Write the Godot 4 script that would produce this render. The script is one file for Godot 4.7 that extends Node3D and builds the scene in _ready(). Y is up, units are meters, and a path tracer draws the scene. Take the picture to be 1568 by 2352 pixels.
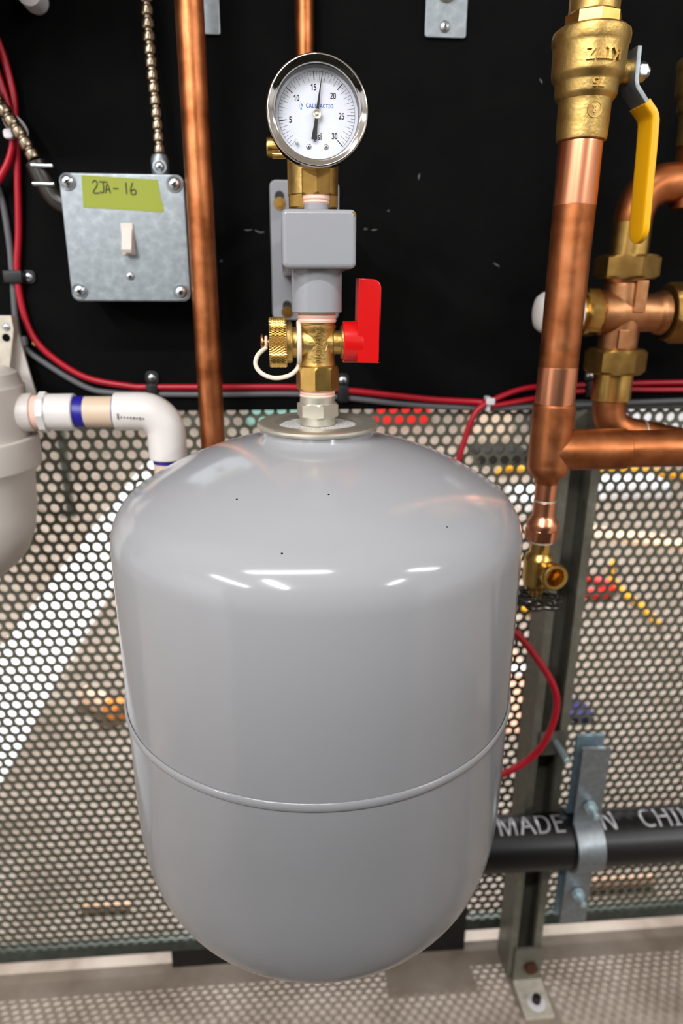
extends Node3D
# Metres, y up. The black board stands in the plane z = 0; the camera looks at it from z = 0.69; heights are measured from the camera's own height.

const FLOOR_Y := -0.852
const CEIL_Y := 1.75
const TX := 0.022      # axis of the tank and of the valves above it
const TZ := 0.2323

class MB:
	# collects triangles; normals are smoothed at commit wherever faces meet at less than `angle`
	var t := PackedVector3Array()
	func tri(a: Vector3, b: Vector3, c: Vector3) -> void:
		if (b - a).cross(c - a).length_squared() > 1e-20:
			t.append(a); t.append(c); t.append(b)
	func quad(a: Vector3, b: Vector3, c: Vector3, d: Vector3) -> void:
		tri(a, b, c); tri(a, c, d)
	func rings(r: Array, closed_u := true, cap0 := false, cap1 := false) -> MB:
		for i in r.size() - 1:
			var p: PackedVector3Array = r[i]
			var q: PackedVector3Array = r[i + 1]
			var n := p.size()
			for k in (n if closed_u else n - 1):
				var l := (k + 1) % n
				quad(p[k], p[l], q[l], q[k])
		if cap0: fan(r[0], true)
		if cap1: fan(r[-1], false)
		return self
	func fan(p: PackedVector3Array, flip: bool) -> void:
		var c := Vector3.ZERO
		for v in p: c += v
		c /= p.size()
		for k in p.size():
			var l := (k + 1) % p.size()
			if flip: tri(c, p[l], p[k])
			else: tri(c, p[k], p[l])
	# profile of (radius, height) turned about the local y axis; solid on the left of its direction of travel
	func lathe(prof: Array, xf := Transform3D.IDENTITY, seg := 40) -> MB:
		var r := []
		for v in prof:
			var p := PackedVector3Array()
			for k in seg:
				var a := -TAU * k / seg
				p.append(xf * Vector3(v[0] * cos(a), v[1], v[0] * sin(a)))
			r.append(p)
		return rings(r)
	# nut: a prism with `sides` flats at distance `ap`, rounded off where the profile's radius is smaller than its corners
	func nut(prof: Array, ap: float, xf := Transform3D.IDENTITY, sides := 6, per := 8, turn := 0.0) -> MB:
		var r := []
		var seg := sides * per
		for v in prof:
			var p := PackedVector3Array()
			for k in seg:
				var a := -TAU * k / seg
				var b: float = fposmod(a, TAU / sides) - PI / sides
				var rad: float = minf(v[0], ap / cos(b))
				p.append(xf * Vector3(rad * cos(a + turn), v[1], rad * sin(a + turn)))
			r.append(p)
		return rings(r)
	func tube(path: Array, rad, seg := 14, cap := true) -> MB:
		var n := path.size()
		var r := []
		var up := Vector3.ZERO
		for i in n:
			var d: Vector3 = (path[mini(i + 1, n - 1)] - path[maxi(i - 1, 0)]).normalized()
			if up == Vector3.ZERO:
				up = d.cross(Vector3.RIGHT if absf(d.x) < 0.8 else Vector3.UP).normalized()
			up = (up - d * up.dot(d)).normalized()
			var s := d.cross(up)
			var rr: float = rad[i] if rad is Array else rad
			var p := PackedVector3Array()
			for k in seg:
				var a := TAU * k / seg
				p.append(path[i] + (up * cos(a) + s * sin(a)) * rr)
			r.append(p)
		return rings(r, true, cap, cap)
	func loop(path: Array, rad: float, seg := 10, flat := 1.0) -> MB:
		var n := path.size()
		var c := Vector3.ZERO
		for v in path: c += v
		c /= n
		var r := []
		for i in n + 1:
			var j := i % n
			var d: Vector3 = (path[(j + 1) % n] - path[(j + n - 1) % n]).normalized()
			var out: Vector3 = (path[j] - c)
			out = (out - d * out.dot(d)).normalized()
			var s := d.cross(out)
			var p := PackedVector3Array()
			for k in seg:
				var a := TAU * k / seg
				p.append(path[j] + out * cos(a) * rad + s * sin(a) * rad * flat)
			r.append(p)
		return rings(r)
	# polygon in local xy (counter-clockwise) extruded from z0 to z1 with bevelled rims
	func ext(poly: PackedVector2Array, z0: float, z1: float, bev := 0.0, xf := Transform3D.IDENTITY, steps := 2) -> MB:
		if Geometry2D.is_polygon_clockwise(poly):
			poly = poly.duplicate(); poly.reverse()
		var n := poly.size()
		var ins := PackedVector2Array()
		for i in n:
			var e0 := (poly[i] - poly[(i + n - 1) % n]).normalized()
			var e1 := (poly[(i + 1) % n] - poly[i]).normalized()
			var m := (e0.orthogonal() * -1.0 + e1.orthogonal() * -1.0)
			if m.length() < 1e-6: m = e1.orthogonal() * -1.0
			m = m.normalized()
			ins.append(m / maxf(0.4, m.dot(e1.orthogonal() * -1.0)))
		var levels := []
		if bev > 0.0:
			for k in steps + 1:
				var a := PI / 2 * k / steps
				levels.append([bev * (1.0 - sin(a)), z0 + bev * (1.0 - cos(a))])
			for k in range(steps, -1, -1):
				var a := PI / 2 * k / steps
				levels.append([bev * (1.0 - sin(a)), z1 - bev * (1.0 - cos(a))])
		else:
			levels = [[0.0, z0], [0.0, z1]]
		var r := []
		for l in levels:
			var p := PackedVector3Array()
			for i in n:
				var v: Vector2 = poly[i] + ins[i] * float(l[0])
				p.append(xf * Vector3(v.x, v.y, l[1]))
			r.append(p)
		rings(r)
		var idx := Geometry2D.triangulate_polygon(poly)
		for i in range(0, idx.size(), 3):
			var a: Vector3 = r[-1][idx[i]]
			var b: Vector3 = r[-1][idx[i + 1]]
			var c: Vector3 = r[-1][idx[i + 2]]
			var w := (poly[idx[i + 1]] - poly[idx[i]]).cross(poly[idx[i + 2]] - poly[idx[i]])
			if w > 0: tri(a, b, c)
			else: tri(a, c, b)
			a = r[0][idx[i]]; b = r[0][idx[i + 1]]; c = r[0][idx[i + 2]]
			if w > 0: tri(a, c, b)
			else: tri(a, b, c)
		return self
	func box(lo: Vector3, hi: Vector3, bev := 0.0) -> MB:
		return ext(PackedVector2Array([Vector2(lo.x, lo.y), Vector2(hi.x, lo.y), Vector2(hi.x, hi.y), Vector2(lo.x, hi.y)]), lo.z, hi.z, bev)
	func sub(a: Vector3, b: Vector3, c: Vector3, lim: float, f: Callable) -> void:
		var l := [a.distance_to(b), b.distance_to(c), c.distance_to(a)]
		var m: float = l.max()
		if m <= lim:
			t.append(f.call(a)); t.append(f.call(b)); t.append(f.call(c))
		elif l[0] == m:
			var h := (a + b) / 2
			sub(a, h, c, lim, f); sub(h, b, c, lim, f)
		elif l[1] == m:
			var h := (b + c) / 2
			sub(a, b, h, lim, f); sub(a, h, c, lim, f)
		else:
			var h := (c + a) / 2
			sub(a, b, h, lim, f); sub(h, b, c, lim, f)
	# letters as solid geometry with capitals `height` tall, laid through `f`
	func text(s: String, height: float, depth: float, f: Callable, bold := true, lim := 9.0) -> MB:
		var fo := SystemFont.new()
		fo.font_names = PackedStringArray(["Droid Sans"])
		fo.font_weight = 700 if bold else 400
		var cap := TextMesh.new()
		cap.font = fo
		cap.text = "H"
		cap.font_size = 64
		cap.pixel_size = 0.01
		var k := height / cap.get_aabb().size.y
		var tm := TextMesh.new()
		tm.font = fo
		tm.text = s
		tm.font_size = 64
		tm.pixel_size = 0.01
		tm.depth = depth / k
		tm.curve_step = 1.0
		var arr := tm.get_mesh_arrays()
		var vs: PackedVector3Array = arr[Mesh.ARRAY_VERTEX]
		var ix = arr[Mesh.ARRAY_INDEX]
		if ix == null or ix.size() == 0: ix = range(vs.size())
		for i in range(0, ix.size(), 3): sub(vs[ix[i]] * k, vs[ix[i + 1]] * k, vs[ix[i + 2]] * k, lim * height, f)
		return self
	func mesh(org: Vector3, angle := 38.0) -> ArrayMesh:
		var n := t.size() / 3
		var fn := PackedVector3Array(); fn.resize(n)
		var seen := {}
		for i in n:
			fn[i] = (t[i * 3 + 2] - t[i * 3]).cross(t[i * 3 + 1] - t[i * 3])
			for k in 3:
				var key := Vector3i((t[i * 3 + k] * 100000.0).round())
				if seen.has(key): seen[key].append(i)
				else: seen[key] = [i]
		var lim := cos(deg_to_rad(angle))
		var nn := PackedVector3Array(); nn.resize(t.size())
		var vv := PackedVector3Array(); vv.resize(t.size())
		for i in n:
			var f := fn[i].normalized()
			for k in 3:
				var s := Vector3.ZERO
				for j in seen[Vector3i((t[i * 3 + k] * 100000.0).round())]:
					if fn[j].normalized().dot(f) > lim: s += fn[j]
				nn[i * 3 + k] = s.normalized() if s.length_squared() > 0 else f
				vv[i * 3 + k] = t[i * 3 + k] - org
		var arr := []
		arr.resize(Mesh.ARRAY_MAX)
		arr[Mesh.ARRAY_VERTEX] = vv
		arr[Mesh.ARRAY_NORMAL] = nn
		var am := ArrayMesh.new()
		am.add_surface_from_arrays(Mesh.PRIMITIVE_TRIANGLES, arr)
		return am

var M := {}

func thing(called: String, label: String, category: String, at: Vector3, group := "") -> Node3D:
	var o := Node3D.new()
	o.name = called
	add_child(o, true)
	o.position = at
	o.set_meta("label", label)
	o.set_meta("category", category)
	if group: o.set_meta("group", group)
	return o

func part(parent: Node3D, called: String, mb: MB, mat: Material, angle := 38.0, label := "") -> MeshInstance3D:
	var o := MeshInstance3D.new()
	o.name = called
	var org := Vector3.ZERO
	var p: Node3D = parent
	while p != self:
		org += p.position
		p = p.get_parent()
	o.mesh = mb.mesh(org, angle)
	o.material_override = mat
	parent.add_child(o, true)
	if label: o.set_meta("label", label)
	return o

func solo(called: String, mb: MB, mat: Material, label: String, category: String, at: Vector3, group := "", angle := 38.0) -> MeshInstance3D:
	var o := MeshInstance3D.new()
	o.name = called
	o.position = at
	o.mesh = mb.mesh(at, angle)
	o.material_override = mat
	add_child(o, true)
	o.set_meta("label", label)
	o.set_meta("category", category)
	if group: o.set_meta("group", group)
	return o

func struct(called: String, mb: MB, mat: Material) -> MeshInstance3D:
	var o := MeshInstance3D.new()
	o.name = called
	o.mesh = mb.mesh(Vector3.ZERO, 30.0)
	o.material_override = mat
	add_child(o, true)
	o.set_meta("kind", "structure")
	return o

func V(x: float, y: float, z: float) -> Vector3:
	return Vector3(x, y, z)

# local y along `dir`
func ax(at: Vector3, dir: Vector3) -> Transform3D:
	var y := dir.normalized()
	var x := y.cross(Vector3.FORWARD if absf(y.z) < 0.9 else Vector3.UP).normalized()
	return Transform3D(Basis(x, y, x.cross(y)), at)

func upright(x: float, z: float) -> Transform3D:
	return Transform3D(Basis.IDENTITY, V(x, 0, z))

func rrect(cx: float, cy: float, w: float, h: float, r: float, n := 5) -> PackedVector2Array:
	var p := PackedVector2Array()
	for c in [[1, -1, -PI / 2], [1, 1, 0.0], [-1, 1, PI / 2], [-1, -1, PI]]:
		for k in n + 1:
			var a: float = c[2] + PI / 2 * k / n
			p.append(Vector2(cx + c[0] * (w / 2 - r) + r * cos(a), cy + c[1] * (h / 2 - r) + r * sin(a)))
	return p

func circle(cx: float, cy: float, r: float, n := 20) -> PackedVector2Array:
	var p := PackedVector2Array()
	for k in n: p.append(Vector2(cx + r * cos(TAU * k / n), cy + r * sin(TAU * k / n)))
	return p

# smooth path through points
func path(pts: Array, step := 6) -> Array:
	var out := []
	var n := pts.size()
	for i in n - 1:
		for k in step:
			var u := float(k) / step
			out.append(pts[i].cubic_interpolate(pts[i + 1], pts[maxi(i - 1, 0)], pts[mini(i + 2, n - 1)], u))
	out.append(pts[n - 1])
	return out

func cyl(r: float, y0: float, y1: float, c := 0.0004) -> Array:
	return [[0.0, y0], [r - c, y0], [r, y0 + c], [r, y1 - c], [r - c, y1], [0.0, y1]]

func nutp(r: float, y0: float, y1: float) -> Array:
	var c := (y1 - y0) * 0.12
	return [[0.0, y0], [r * 0.88, y0], [r * 1.0, y0 + c], [r * 1.0, y1 - c], [r * 0.88, y1], [0.0, y1]]

# strip of thickness t along a polyline in xy
func strip(pts: Array, t: float) -> PackedVector2Array:
	var l := []
	var r := []
	var n := pts.size()
	for i in n:
		var d0: Vector2 = (pts[mini(i + 1, n - 1)] - pts[maxi(i - 1, 0)]).normalized()
		var o := d0.orthogonal() * t / 2
		l.append(pts[i] + o)
		r.push_front(pts[i] - o)
	return PackedVector2Array(l + r)

# flat bar with rounded edges along a line in xy, its last stretch rounded off like a thumb
func bar(pts: Array, half_t: float, half_w: float, z: float) -> MB:
	var rings := []
	var n := pts.size()
	for i in n:
		var d: Vector2 = (pts[mini(i + 1, n - 1)] - pts[maxi(i - 1, 0)]).normalized()
		var o := d.orthogonal()
		var left: float = pts[i].distance_to(pts[n - 1])
		var e := 1.0
		if left < 0.010: e = sqrt(maxf(0.0, 1.0 - pow(1.0 - left / 0.010, 2.0)))
		var p := PackedVector3Array()
		for k in 24:
			var a := TAU * k / 24
			var u := signf(cos(a)) * pow(absf(cos(a)), 0.45) * half_t * lerpf(0.6, 1.0, e)
			var w := signf(sin(a)) * pow(absf(sin(a)), 0.3) * half_w * maxf(e, 0.05)
			p.append(V(pts[i].x + o.x * u, pts[i].y + o.y * u, z + w))
		rings.append(p)
	return MB.new().rings(rings, true, true, true)

# ------------------------------------------------------------------ materials
func noise_tex(freq: float, ramp: Array, seed_: int, octaves := 4, size := 512, type := FastNoiseLite.TYPE_SIMPLEX_SMOOTH) -> NoiseTexture2D:
	var n := FastNoiseLite.new()
	n.seed = seed_
	n.frequency = freq
	n.noise_type = type
	n.fractal_octaves = octaves
	var t := NoiseTexture2D.new()
	t.width = size
	t.height = size
	t.seamless = true
	t.noise = n
	var g := Gradient.new()
	g.offsets = PackedFloat32Array(ramp.map(func(a): return a[0]))
	g.colors = PackedColorArray(ramp.map(func(a): return a[1]))
	t.color_ramp = g
	return t

func mat(called: String, c: Color, rough: float, metal := 0.0, spec := 0.5) -> StandardMaterial3D:
	var m := StandardMaterial3D.new()
	m.resource_name = called
	m.albedo_color = c
	m.roughness = rough
	m.metallic = metal
	m.metallic_specular = spec
	M[called] = m
	return m

func mottle(m: StandardMaterial3D, t: Texture2D, scale: float, rough: Texture2D = null) -> void:
	m.albedo_texture = t
	m.uv1_triplanar = true
	m.uv1_world_triplanar = true
	m.uv1_scale = Vector3.ONE * scale
	if rough:
		m.roughness_texture = rough
		m.roughness = 1.0

func bump(m: StandardMaterial3D, t: Texture2D, cm: float) -> void:
	m.heightmap_enabled = true
	m.heightmap_texture = t
	m.heightmap_scale = cm
	m.heightmap_deep_parallax = false

func g(v: float) -> Color:
	return Color(v, v, v)

func make_materials() -> void:
	mat("tank_enamel", Color(0.628, 0.63, 0.64), 0.13, 0.0, 0.5)
	mat("grey_enamel", Color(0.585, 0.59, 0.605), 0.22, 0.0, 0.5)
	var galv := noise_tex(0.03, [[0.0, Color(0.55, 0.575, 0.585)], [0.5, Color(0.59, 0.62, 0.635)], [1.0, Color(0.66, 0.69, 0.705)]], 3, 3, 512, FastNoiseLite.TYPE_CELLULAR)
	var galvr := noise_tex(0.02, [[0.0, g(0.36)], [1.0, g(0.52)]], 4, 4)
	mottle(mat("galvanized", Color.WHITE, 0.45, 0.85), galv, 9.0, galvr)
	mottle(mat("strut_steel", Color(0.74, 0.69, 0.60), 0.5, 0.3), galv, 7.0, galvr)
	mottle(mat("blue_zinc", Color(0.84, 0.93, 0.97), 0.4, 0.5), galv, 9.0, galvr)
	mat("zinc", Color(0.80, 0.78, 0.72), 0.42, 0.85)
	mat("screw_steel", Color(0.78, 0.8, 0.82), 0.3, 1.0)
	mat("gunmetal", Color(0.27, 0.26, 0.25), 0.3, 0.8)
	mottle(mat("pale_steel", Color(0.98, 0.94, 0.86), 0.5, 0.2), noise_tex(0.02, [[0.0, Color(0.72, 0.72, 0.72)], [1.0, Color(0.85, 0.85, 0.85)]], 42, 4), 8.0)
	mat("zinc_bolt", Color(0.72, 0.80, 0.82), 0.35, 0.6)
	mat("chrome", Color(0.86, 0.85, 0.83), 0.07, 1.0)
	var tarnish := noise_tex(0.012, [[0.0, Color(0.50, 0.28, 0.16)], [0.4, Color(0.68, 0.41, 0.245)], [0.6, Color(0.73, 0.45, 0.28)], [1.0, Color(0.82, 0.54, 0.36)]], 11, 5)
	var tarr := noise_tex(0.02, [[0.0, g(0.32)], [1.0, g(0.50)]], 12, 4)
	mottle(mat("copper", Color.WHITE, 0.3, 1.0), tarnish, 5.0, tarr)
	mat("copper_bright", Color(0.92, 0.62, 0.47), 0.3, 1.0)
	mat("copper_cut", Color(0.94, 0.78, 0.66), 0.5, 0.1)
	var cast := noise_tex(0.09, [[0.0, g(0.0)], [1.0, g(1.0)]], 21, 3)
	var cb := noise_tex(0.02, [[0.0, Color(0.66, 0.53, 0.29)], [0.5, Color(0.78, 0.65, 0.39)], [1.0, Color(0.84, 0.71, 0.45)]], 22, 4)
	mottle(mat("brass_cast", Color.WHITE, 0.42, 1.0), cb, 8.0)
	bump(M.brass_cast, cast, 0.015)
	mottle(mat("brass", Color(1.0, 1.0, 1.0), 0.3, 1.0), noise_tex(0.02, [[0.0, Color(0.76, 0.61, 0.32)], [1.0, Color(0.88, 0.73, 0.44)]], 23, 4), 8.0)
	mat("brass_bright", Color(0.90, 0.74, 0.42), 0.2, 1.0)
	mottle(mat("bronze", Color.WHITE, 0.4, 1.0), noise_tex(0.02, [[0.0, Color(0.66, 0.45, 0.29)], [1.0, Color(0.80, 0.59, 0.42)]], 24, 4), 8.0)
	mottle(mat("brass_dull", Color.WHITE, 0.45, 1.0), noise_tex(0.02, [[0.0, Color(0.52, 0.40, 0.20)], [1.0, Color(0.64, 0.51, 0.29)]], 25, 4), 8.0)
	mat("red_plastic", Color(0.78, 0.07, 0.07), 0.25)
	mat("yellow_sleeve", Color(0.93, 0.68, 0.05), 0.35)
	mat("red_cable", Color(0.66, 0.02, 0.12), 0.38)
	mat("grey_cable", Color(0.36, 0.36, 0.37), 0.5)
	mat("strap_white", Color(0.87, 0.83, 0.76), 0.5)
	mat("pvc_white", Color(0.86, 0.84, 0.82), 0.35)
	mat("housing_white", Color(0.82, 0.79, 0.76), 0.42)
	mat("pvc_beige", Color(0.83, 0.74, 0.64), 0.45)
	mat("primer_blue", Color(0.13, 0.10, 0.55), 0.4)
	mat("dope_pink", Color(0.93, 0.76, 0.69), 0.7)
	mat("dial_white", Color(0.84, 0.855, 0.89), 0.6)
	mat("ink", Color(0.02, 0.02, 0.025), 0.8, 0.0, 0.2)
	mat("logo_blue", Color(0.09, 0.27, 0.66), 0.5)
	mat("logo_teal", Color(0.35, 0.62, 0.72), 0.5)
	mat("logo_grey", Color(0.72, 0.74, 0.74), 0.5)
	mat("pen", Color(0.10, 0.11, 0.13), 0.6)
	mat("tape_green", Color(0.56, 0.60, 0.14), 0.55)
	mat("switch_ivory", Color(0.85, 0.80, 0.76), 0.35)
	mat("nylon_white", Color(0.85, 0.84, 0.85), 0.45)
	mat("black_rubber", Color(0.03, 0.03, 0.03), 0.5)
	mat("abs_black", Color(0.032, 0.03, 0.03), 0.38)
	mat("print_white", Color(0.62, 0.61, 0.62), 0.6)
	mottle(mat("black_board", Color.WHITE, 0.8, 0.0, 0.2), noise_tex(0.01, [[0.0, Color(0.020, 0.020, 0.020)], [1.0, Color(0.040, 0.039, 0.037)]], 31, 5), 3.0)
	bump(M.black_board, noise_tex(0.05, [[0.0, g(0.0)], [1.0, g(1.0)]], 32, 4), 0.02)
	mottle(mat("perforated_steel", Color.WHITE, 0.5, 0.3), noise_tex(0.02, [[0.0, Color(0.37, 0.365, 0.315)], [1.0, Color(0.44, 0.435, 0.38)]], 33, 4), 5.0)
	mottle(mat("frame_steel", Color.WHITE, 0.5, 0.5), noise_tex(0.02, [[0.0, Color(0.22, 0.24, 0.22)], [1.0, Color(0.32, 0.34, 0.31)]], 34, 4), 5.0)
	mottle(mat("dark_steel", Color.WHITE, 0.55, 0.3), noise_tex(0.02, [[0.0, Color(0.08, 0.075, 0.07)], [1.0, Color(0.13, 0.12, 0.11)]], 35, 4), 5.0)
	mottle(mat("concrete", Color.WHITE, 0.6), noise_tex(0.008, [[0.0, Color(0.44, 0.385, 0.33)], [0.45, Color(0.54, 0.485, 0.43)], [1.0, Color(0.615, 0.565, 0.515)]], 36, 6), 2.0)
	bump(M.concrete, noise_tex(0.05, [[0.0, g(0.0)], [1.0, g(1.0)]], 37, 4), 0.05)
	mat("room_paint", Color(0.78, 0.78, 0.78), 0.8)
	mat("ceiling_paint", Color(0.82, 0.82, 0.82), 0.9)
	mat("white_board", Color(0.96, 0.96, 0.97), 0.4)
	mat("lamp_housing", Color(0.85, 0.85, 0.85), 0.5)
	var gl := mat("lamp_glow", Color(1, 1, 1), 0.5)
	gl.emission_enabled = true
	gl.emission = Color(0.985, 0.99, 1.0)
	gl.emission_energy_multiplier = 6.0
	mat("armour", Color(0.62, 0.56, 0.48), 0.28, 1.0)
	mat("rust", Color(0.30, 0.17, 0.09), 0.6, 0.4)
	mottle(mat("sealant", Color.WHITE, 0.55), noise_tex(0.03, [[0.0, Color(0.55, 0.54, 0.50)], [0.45, Color(0.62, 0.61, 0.57)], [0.55, Color(0.86, 0.86, 0.86)], [1.0, Color(0.95, 0.95, 0.95)]], 41, 5), 60.0)
	mat("salmon", Color(0.86, 0.66, 0.54), 0.6)
	mat("wood_pale", Color(0.97, 0.83, 0.68), 0.6)
	mat("orange_paint", Color(0.92, 0.55, 0.22), 0.45)
	mat("yellow_hose", Color(0.86, 0.62, 0.08), 0.45)
	mat("crate_red", Color(0.78, 0.12, 0.08), 0.45)
	mat("blue_cloth", Color(0.10, 0.09, 0.33), 0.7)
	mat("teal_plastic", Color(0.50, 0.66, 0.62), 0.5)
	var gm := mat("clear_lens", Color(1, 1, 1, 0.02), 0.03)
	gm.transparency = BaseMaterial3D.TRANSPARENCY_ALPHA
	gm.metallic_specular = 0.12

# ------------------------------------------------------------------ lamps
func ceiling_lamp(x: float, z: float, sx: float, sz: float, power: float, label: String) -> void:
	var o := thing("ceiling_lamp", label, "ceiling lamp", V(x, CEIL_Y, z), "lamps on the ceiling")
	part(o, "housing", MB.new().box(V(x - sx / 2 - 0.02, CEIL_Y - 0.06, z - sz / 2 - 0.02), V(x + sx / 2 + 0.02, CEIL_Y, z + sz / 2 + 0.02), 0.004), M.lamp_housing)
	part(o, "diffuser", MB.new().box(V(x - sx / 2, CEIL_Y - 0.075, z - sz / 2), V(x + sx / 2, CEIL_Y - 0.06, z + sz / 2), 0.003), M.lamp_glow)
	var l := AreaLight3D.new()
	l.name = "lamp_light"
	l.area_size = Vector2(sx, sz)
	l.light_color = Color(0.985, 0.99, 1.0)
	l.light_energy = power
	l.shadow_enabled = true
	l.area_range = 14.0
	o.add_child(l, true)
	l.position = V(0, -0.085, 0)
	l.rotation = V(-PI / 2, 0, 0)

# ------------------------------------------------------------------ small hardware
func phillips(parent: Node3D, at: Vector3, r: float, called := "screw", m: Material = null) -> void:
	var b := MB.new().lathe([[r, 0.0], [r, r * 0.12], [r * 0.85, r * 0.34], [r * 0.5, r * 0.52], [0.0, r * 0.6]], ax(at, V(0, 0, 1)), 20)
	var s := part(parent, called, b, m if m else M.screw_steel)
	var c := MB.new()
	for a in [0.5, 0.5 + PI / 2]:
		var d := Vector2(cos(a), sin(a)) * r * 0.42
		var e := d.orthogonal().normalized() * r * 0.09
		var p := PackedVector2Array([-d - e, d - e, d + e, -d + e])
		for i in 4: p[i] += Vector2(at.x, at.y)
		c.ext(p, at.z + r * 0.45, at.z + r * 0.66)
	part(s, "cross_slot", c, M.ink)

func hexhead(parent: Node3D, at: Vector3, r: float, m: Material, called := "bolt") -> void:
	var b := MB.new().lathe(cyl(r * 1.5, 0.0, r * 0.18, r * 0.05), ax(at, V(0, 0, 1)), 24)
	b.nut(nutp(r * 1.12, r * 0.15, r * 0.95), r, ax(at, V(0, 0, 1)))
	part(parent, called, b, m, 25.0)

func cable(called: String, pts: Array, r: float, m: Material, label: String, group := "") -> void:
	solo(called, MB.new().tube(path(pts, 8), r, 14), m, label, "cable", pts[0], group)

func clip(at: Vector3, label: String) -> void:
	# black band over the cables with a screw ear above it
	var o := thing("cable_clip", label, "cable clip", at, "black clips along the cables")
	var b := MB.new().ext(rrect(at.x, at.y, 0.013, 0.013, 0.005), at.z, at.z + 0.0022, 0.0006)
	b.box(at + V(-0.006, -0.0215, 0.0), at + V(0.006, -0.0045, 0.0095), 0.003)
	part(o, "band", b, M.black_rubber)
	phillips(o, at + V(0, 0, 0.0022), 0.0042)

# ------------------------------------------------------------------ build
func _ready() -> void:
	camera_and_light()
	make_materials()
	lamps()
	room()
	board_and_panel()
	tank()
	bracket_and_valve()
	gauge()
	copper_left()
	right_side()
	switch_box()
	filter_and_pvc()
	cables()
	strut_and_pipe()
	behind_panel()
	details()

func camera_and_light() -> void:
	var cam := Camera3D.new()
	cam.name = "camera"
	cam.fov = 73.60
	cam.near = 0.02
	cam.far = 40.0
	var pitch := deg_to_rad(18.0)
	var yaw := deg_to_rad(4.8)
	var roll := deg_to_rad(0.264)
	var fwd := V(sin(yaw) * cos(pitch), -sin(pitch), -cos(yaw) * cos(pitch))
	var right := V(cos(yaw), 0, sin(yaw))
	var up := right.cross(fwd)
	var r2 := right * cos(roll) + up * sin(roll)
	var u2 := up * cos(roll) - right * sin(roll)
	cam.transform = Transform3D(Basis(r2, u2, -fwd), V(0, 0, 0.69))
	var at := CameraAttributesPhysical.new()
	at.frustum_focal_length = 16.04
	at.frustum_focus_distance = 0.40
	at.exposure_aperture = 4.0
	at.auto_exposure_enabled = false
	cam.attributes = at
	add_child(cam)
	cam.current = true
	var e := Environment.new()
	e.background_mode = Environment.BG_COLOR
	e.background_color = Color(0.02, 0.02, 0.02)
	e.tonemap_mode = Environment.TONE_MAPPER_LINEAR
	e.tonemap_exposure = 1.0
	e.sdfgi_enabled = true
	e.ssao_enabled = true
	e.ssil_enabled = true
	var we := WorldEnvironment.new()
	we.name = "world_environment"
	we.environment = e
	add_child(we)

func lamps() -> void:
	ceiling_lamp(-0.72, 1.85, 1.7, 0.10, 5.4, "long white tube lamp on the ceiling, nearest in front of the rig")
	ceiling_lamp(2.9, 2.05, 1.5, 0.10, 4.4, "long white tube lamp on the ceiling, right of the nearest one")
	ceiling_lamp(-3.5, 3.6, 0.10, 2.6, 16.5, "long white tube lamp on the ceiling at the far left of the room")
	ceiling_lamp(-1.5, 4.1, 0.10, 2.6, 19.0, "long white tube lamp on the ceiling in the middle of the room")
	ceiling_lamp(2.9, 4.8, 0.10, 2.6, 16.5, "long white tube lamp on the ceiling at the right end of the room")
	ceiling_lamp(0.12, -1.6, 0.10, 0.12, 18.0, "small square white lamp on the ceiling behind the rig")
	ceiling_lamp(0.9, -2.9, 1.8, 0.12, 4.0, "long white tube lamp on the ceiling far behind the rig")

func room() -> void:
	var x0 := -5.0
	var x1 := 5.5
	var z0 := -4.6
	var z1 := 7.0
	var y1 := CEIL_Y
	struct("floor", MB.new().box(V(x0, FLOOR_Y - 0.1, z0), V(x1, FLOOR_Y, z1)), M.concrete)
	struct("ceiling", MB.new().box(V(x0, y1, z0), V(x1, y1 + 0.1, z1)), M.ceiling_paint)
	struct("wall_left", MB.new().box(V(x0 - 0.1, FLOOR_Y - 0.1, z0), V(x0, y1 + 0.1, z1)), M.room_paint)
	struct("wall_right", MB.new().box(V(x1, FLOOR_Y - 0.1, z0), V(x1 + 0.1, y1 + 0.1, z1)), M.room_paint)
	struct("wall_back", MB.new().box(V(x0, FLOOR_Y - 0.1, z0 - 0.1), V(x1, y1 + 0.1, z0)), M.room_paint)
	struct("wall_front", MB.new().box(V(x0, FLOOR_Y - 0.1, z1), V(x1, y1 + 0.1, z1 + 0.1)), M.room_paint)

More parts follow.
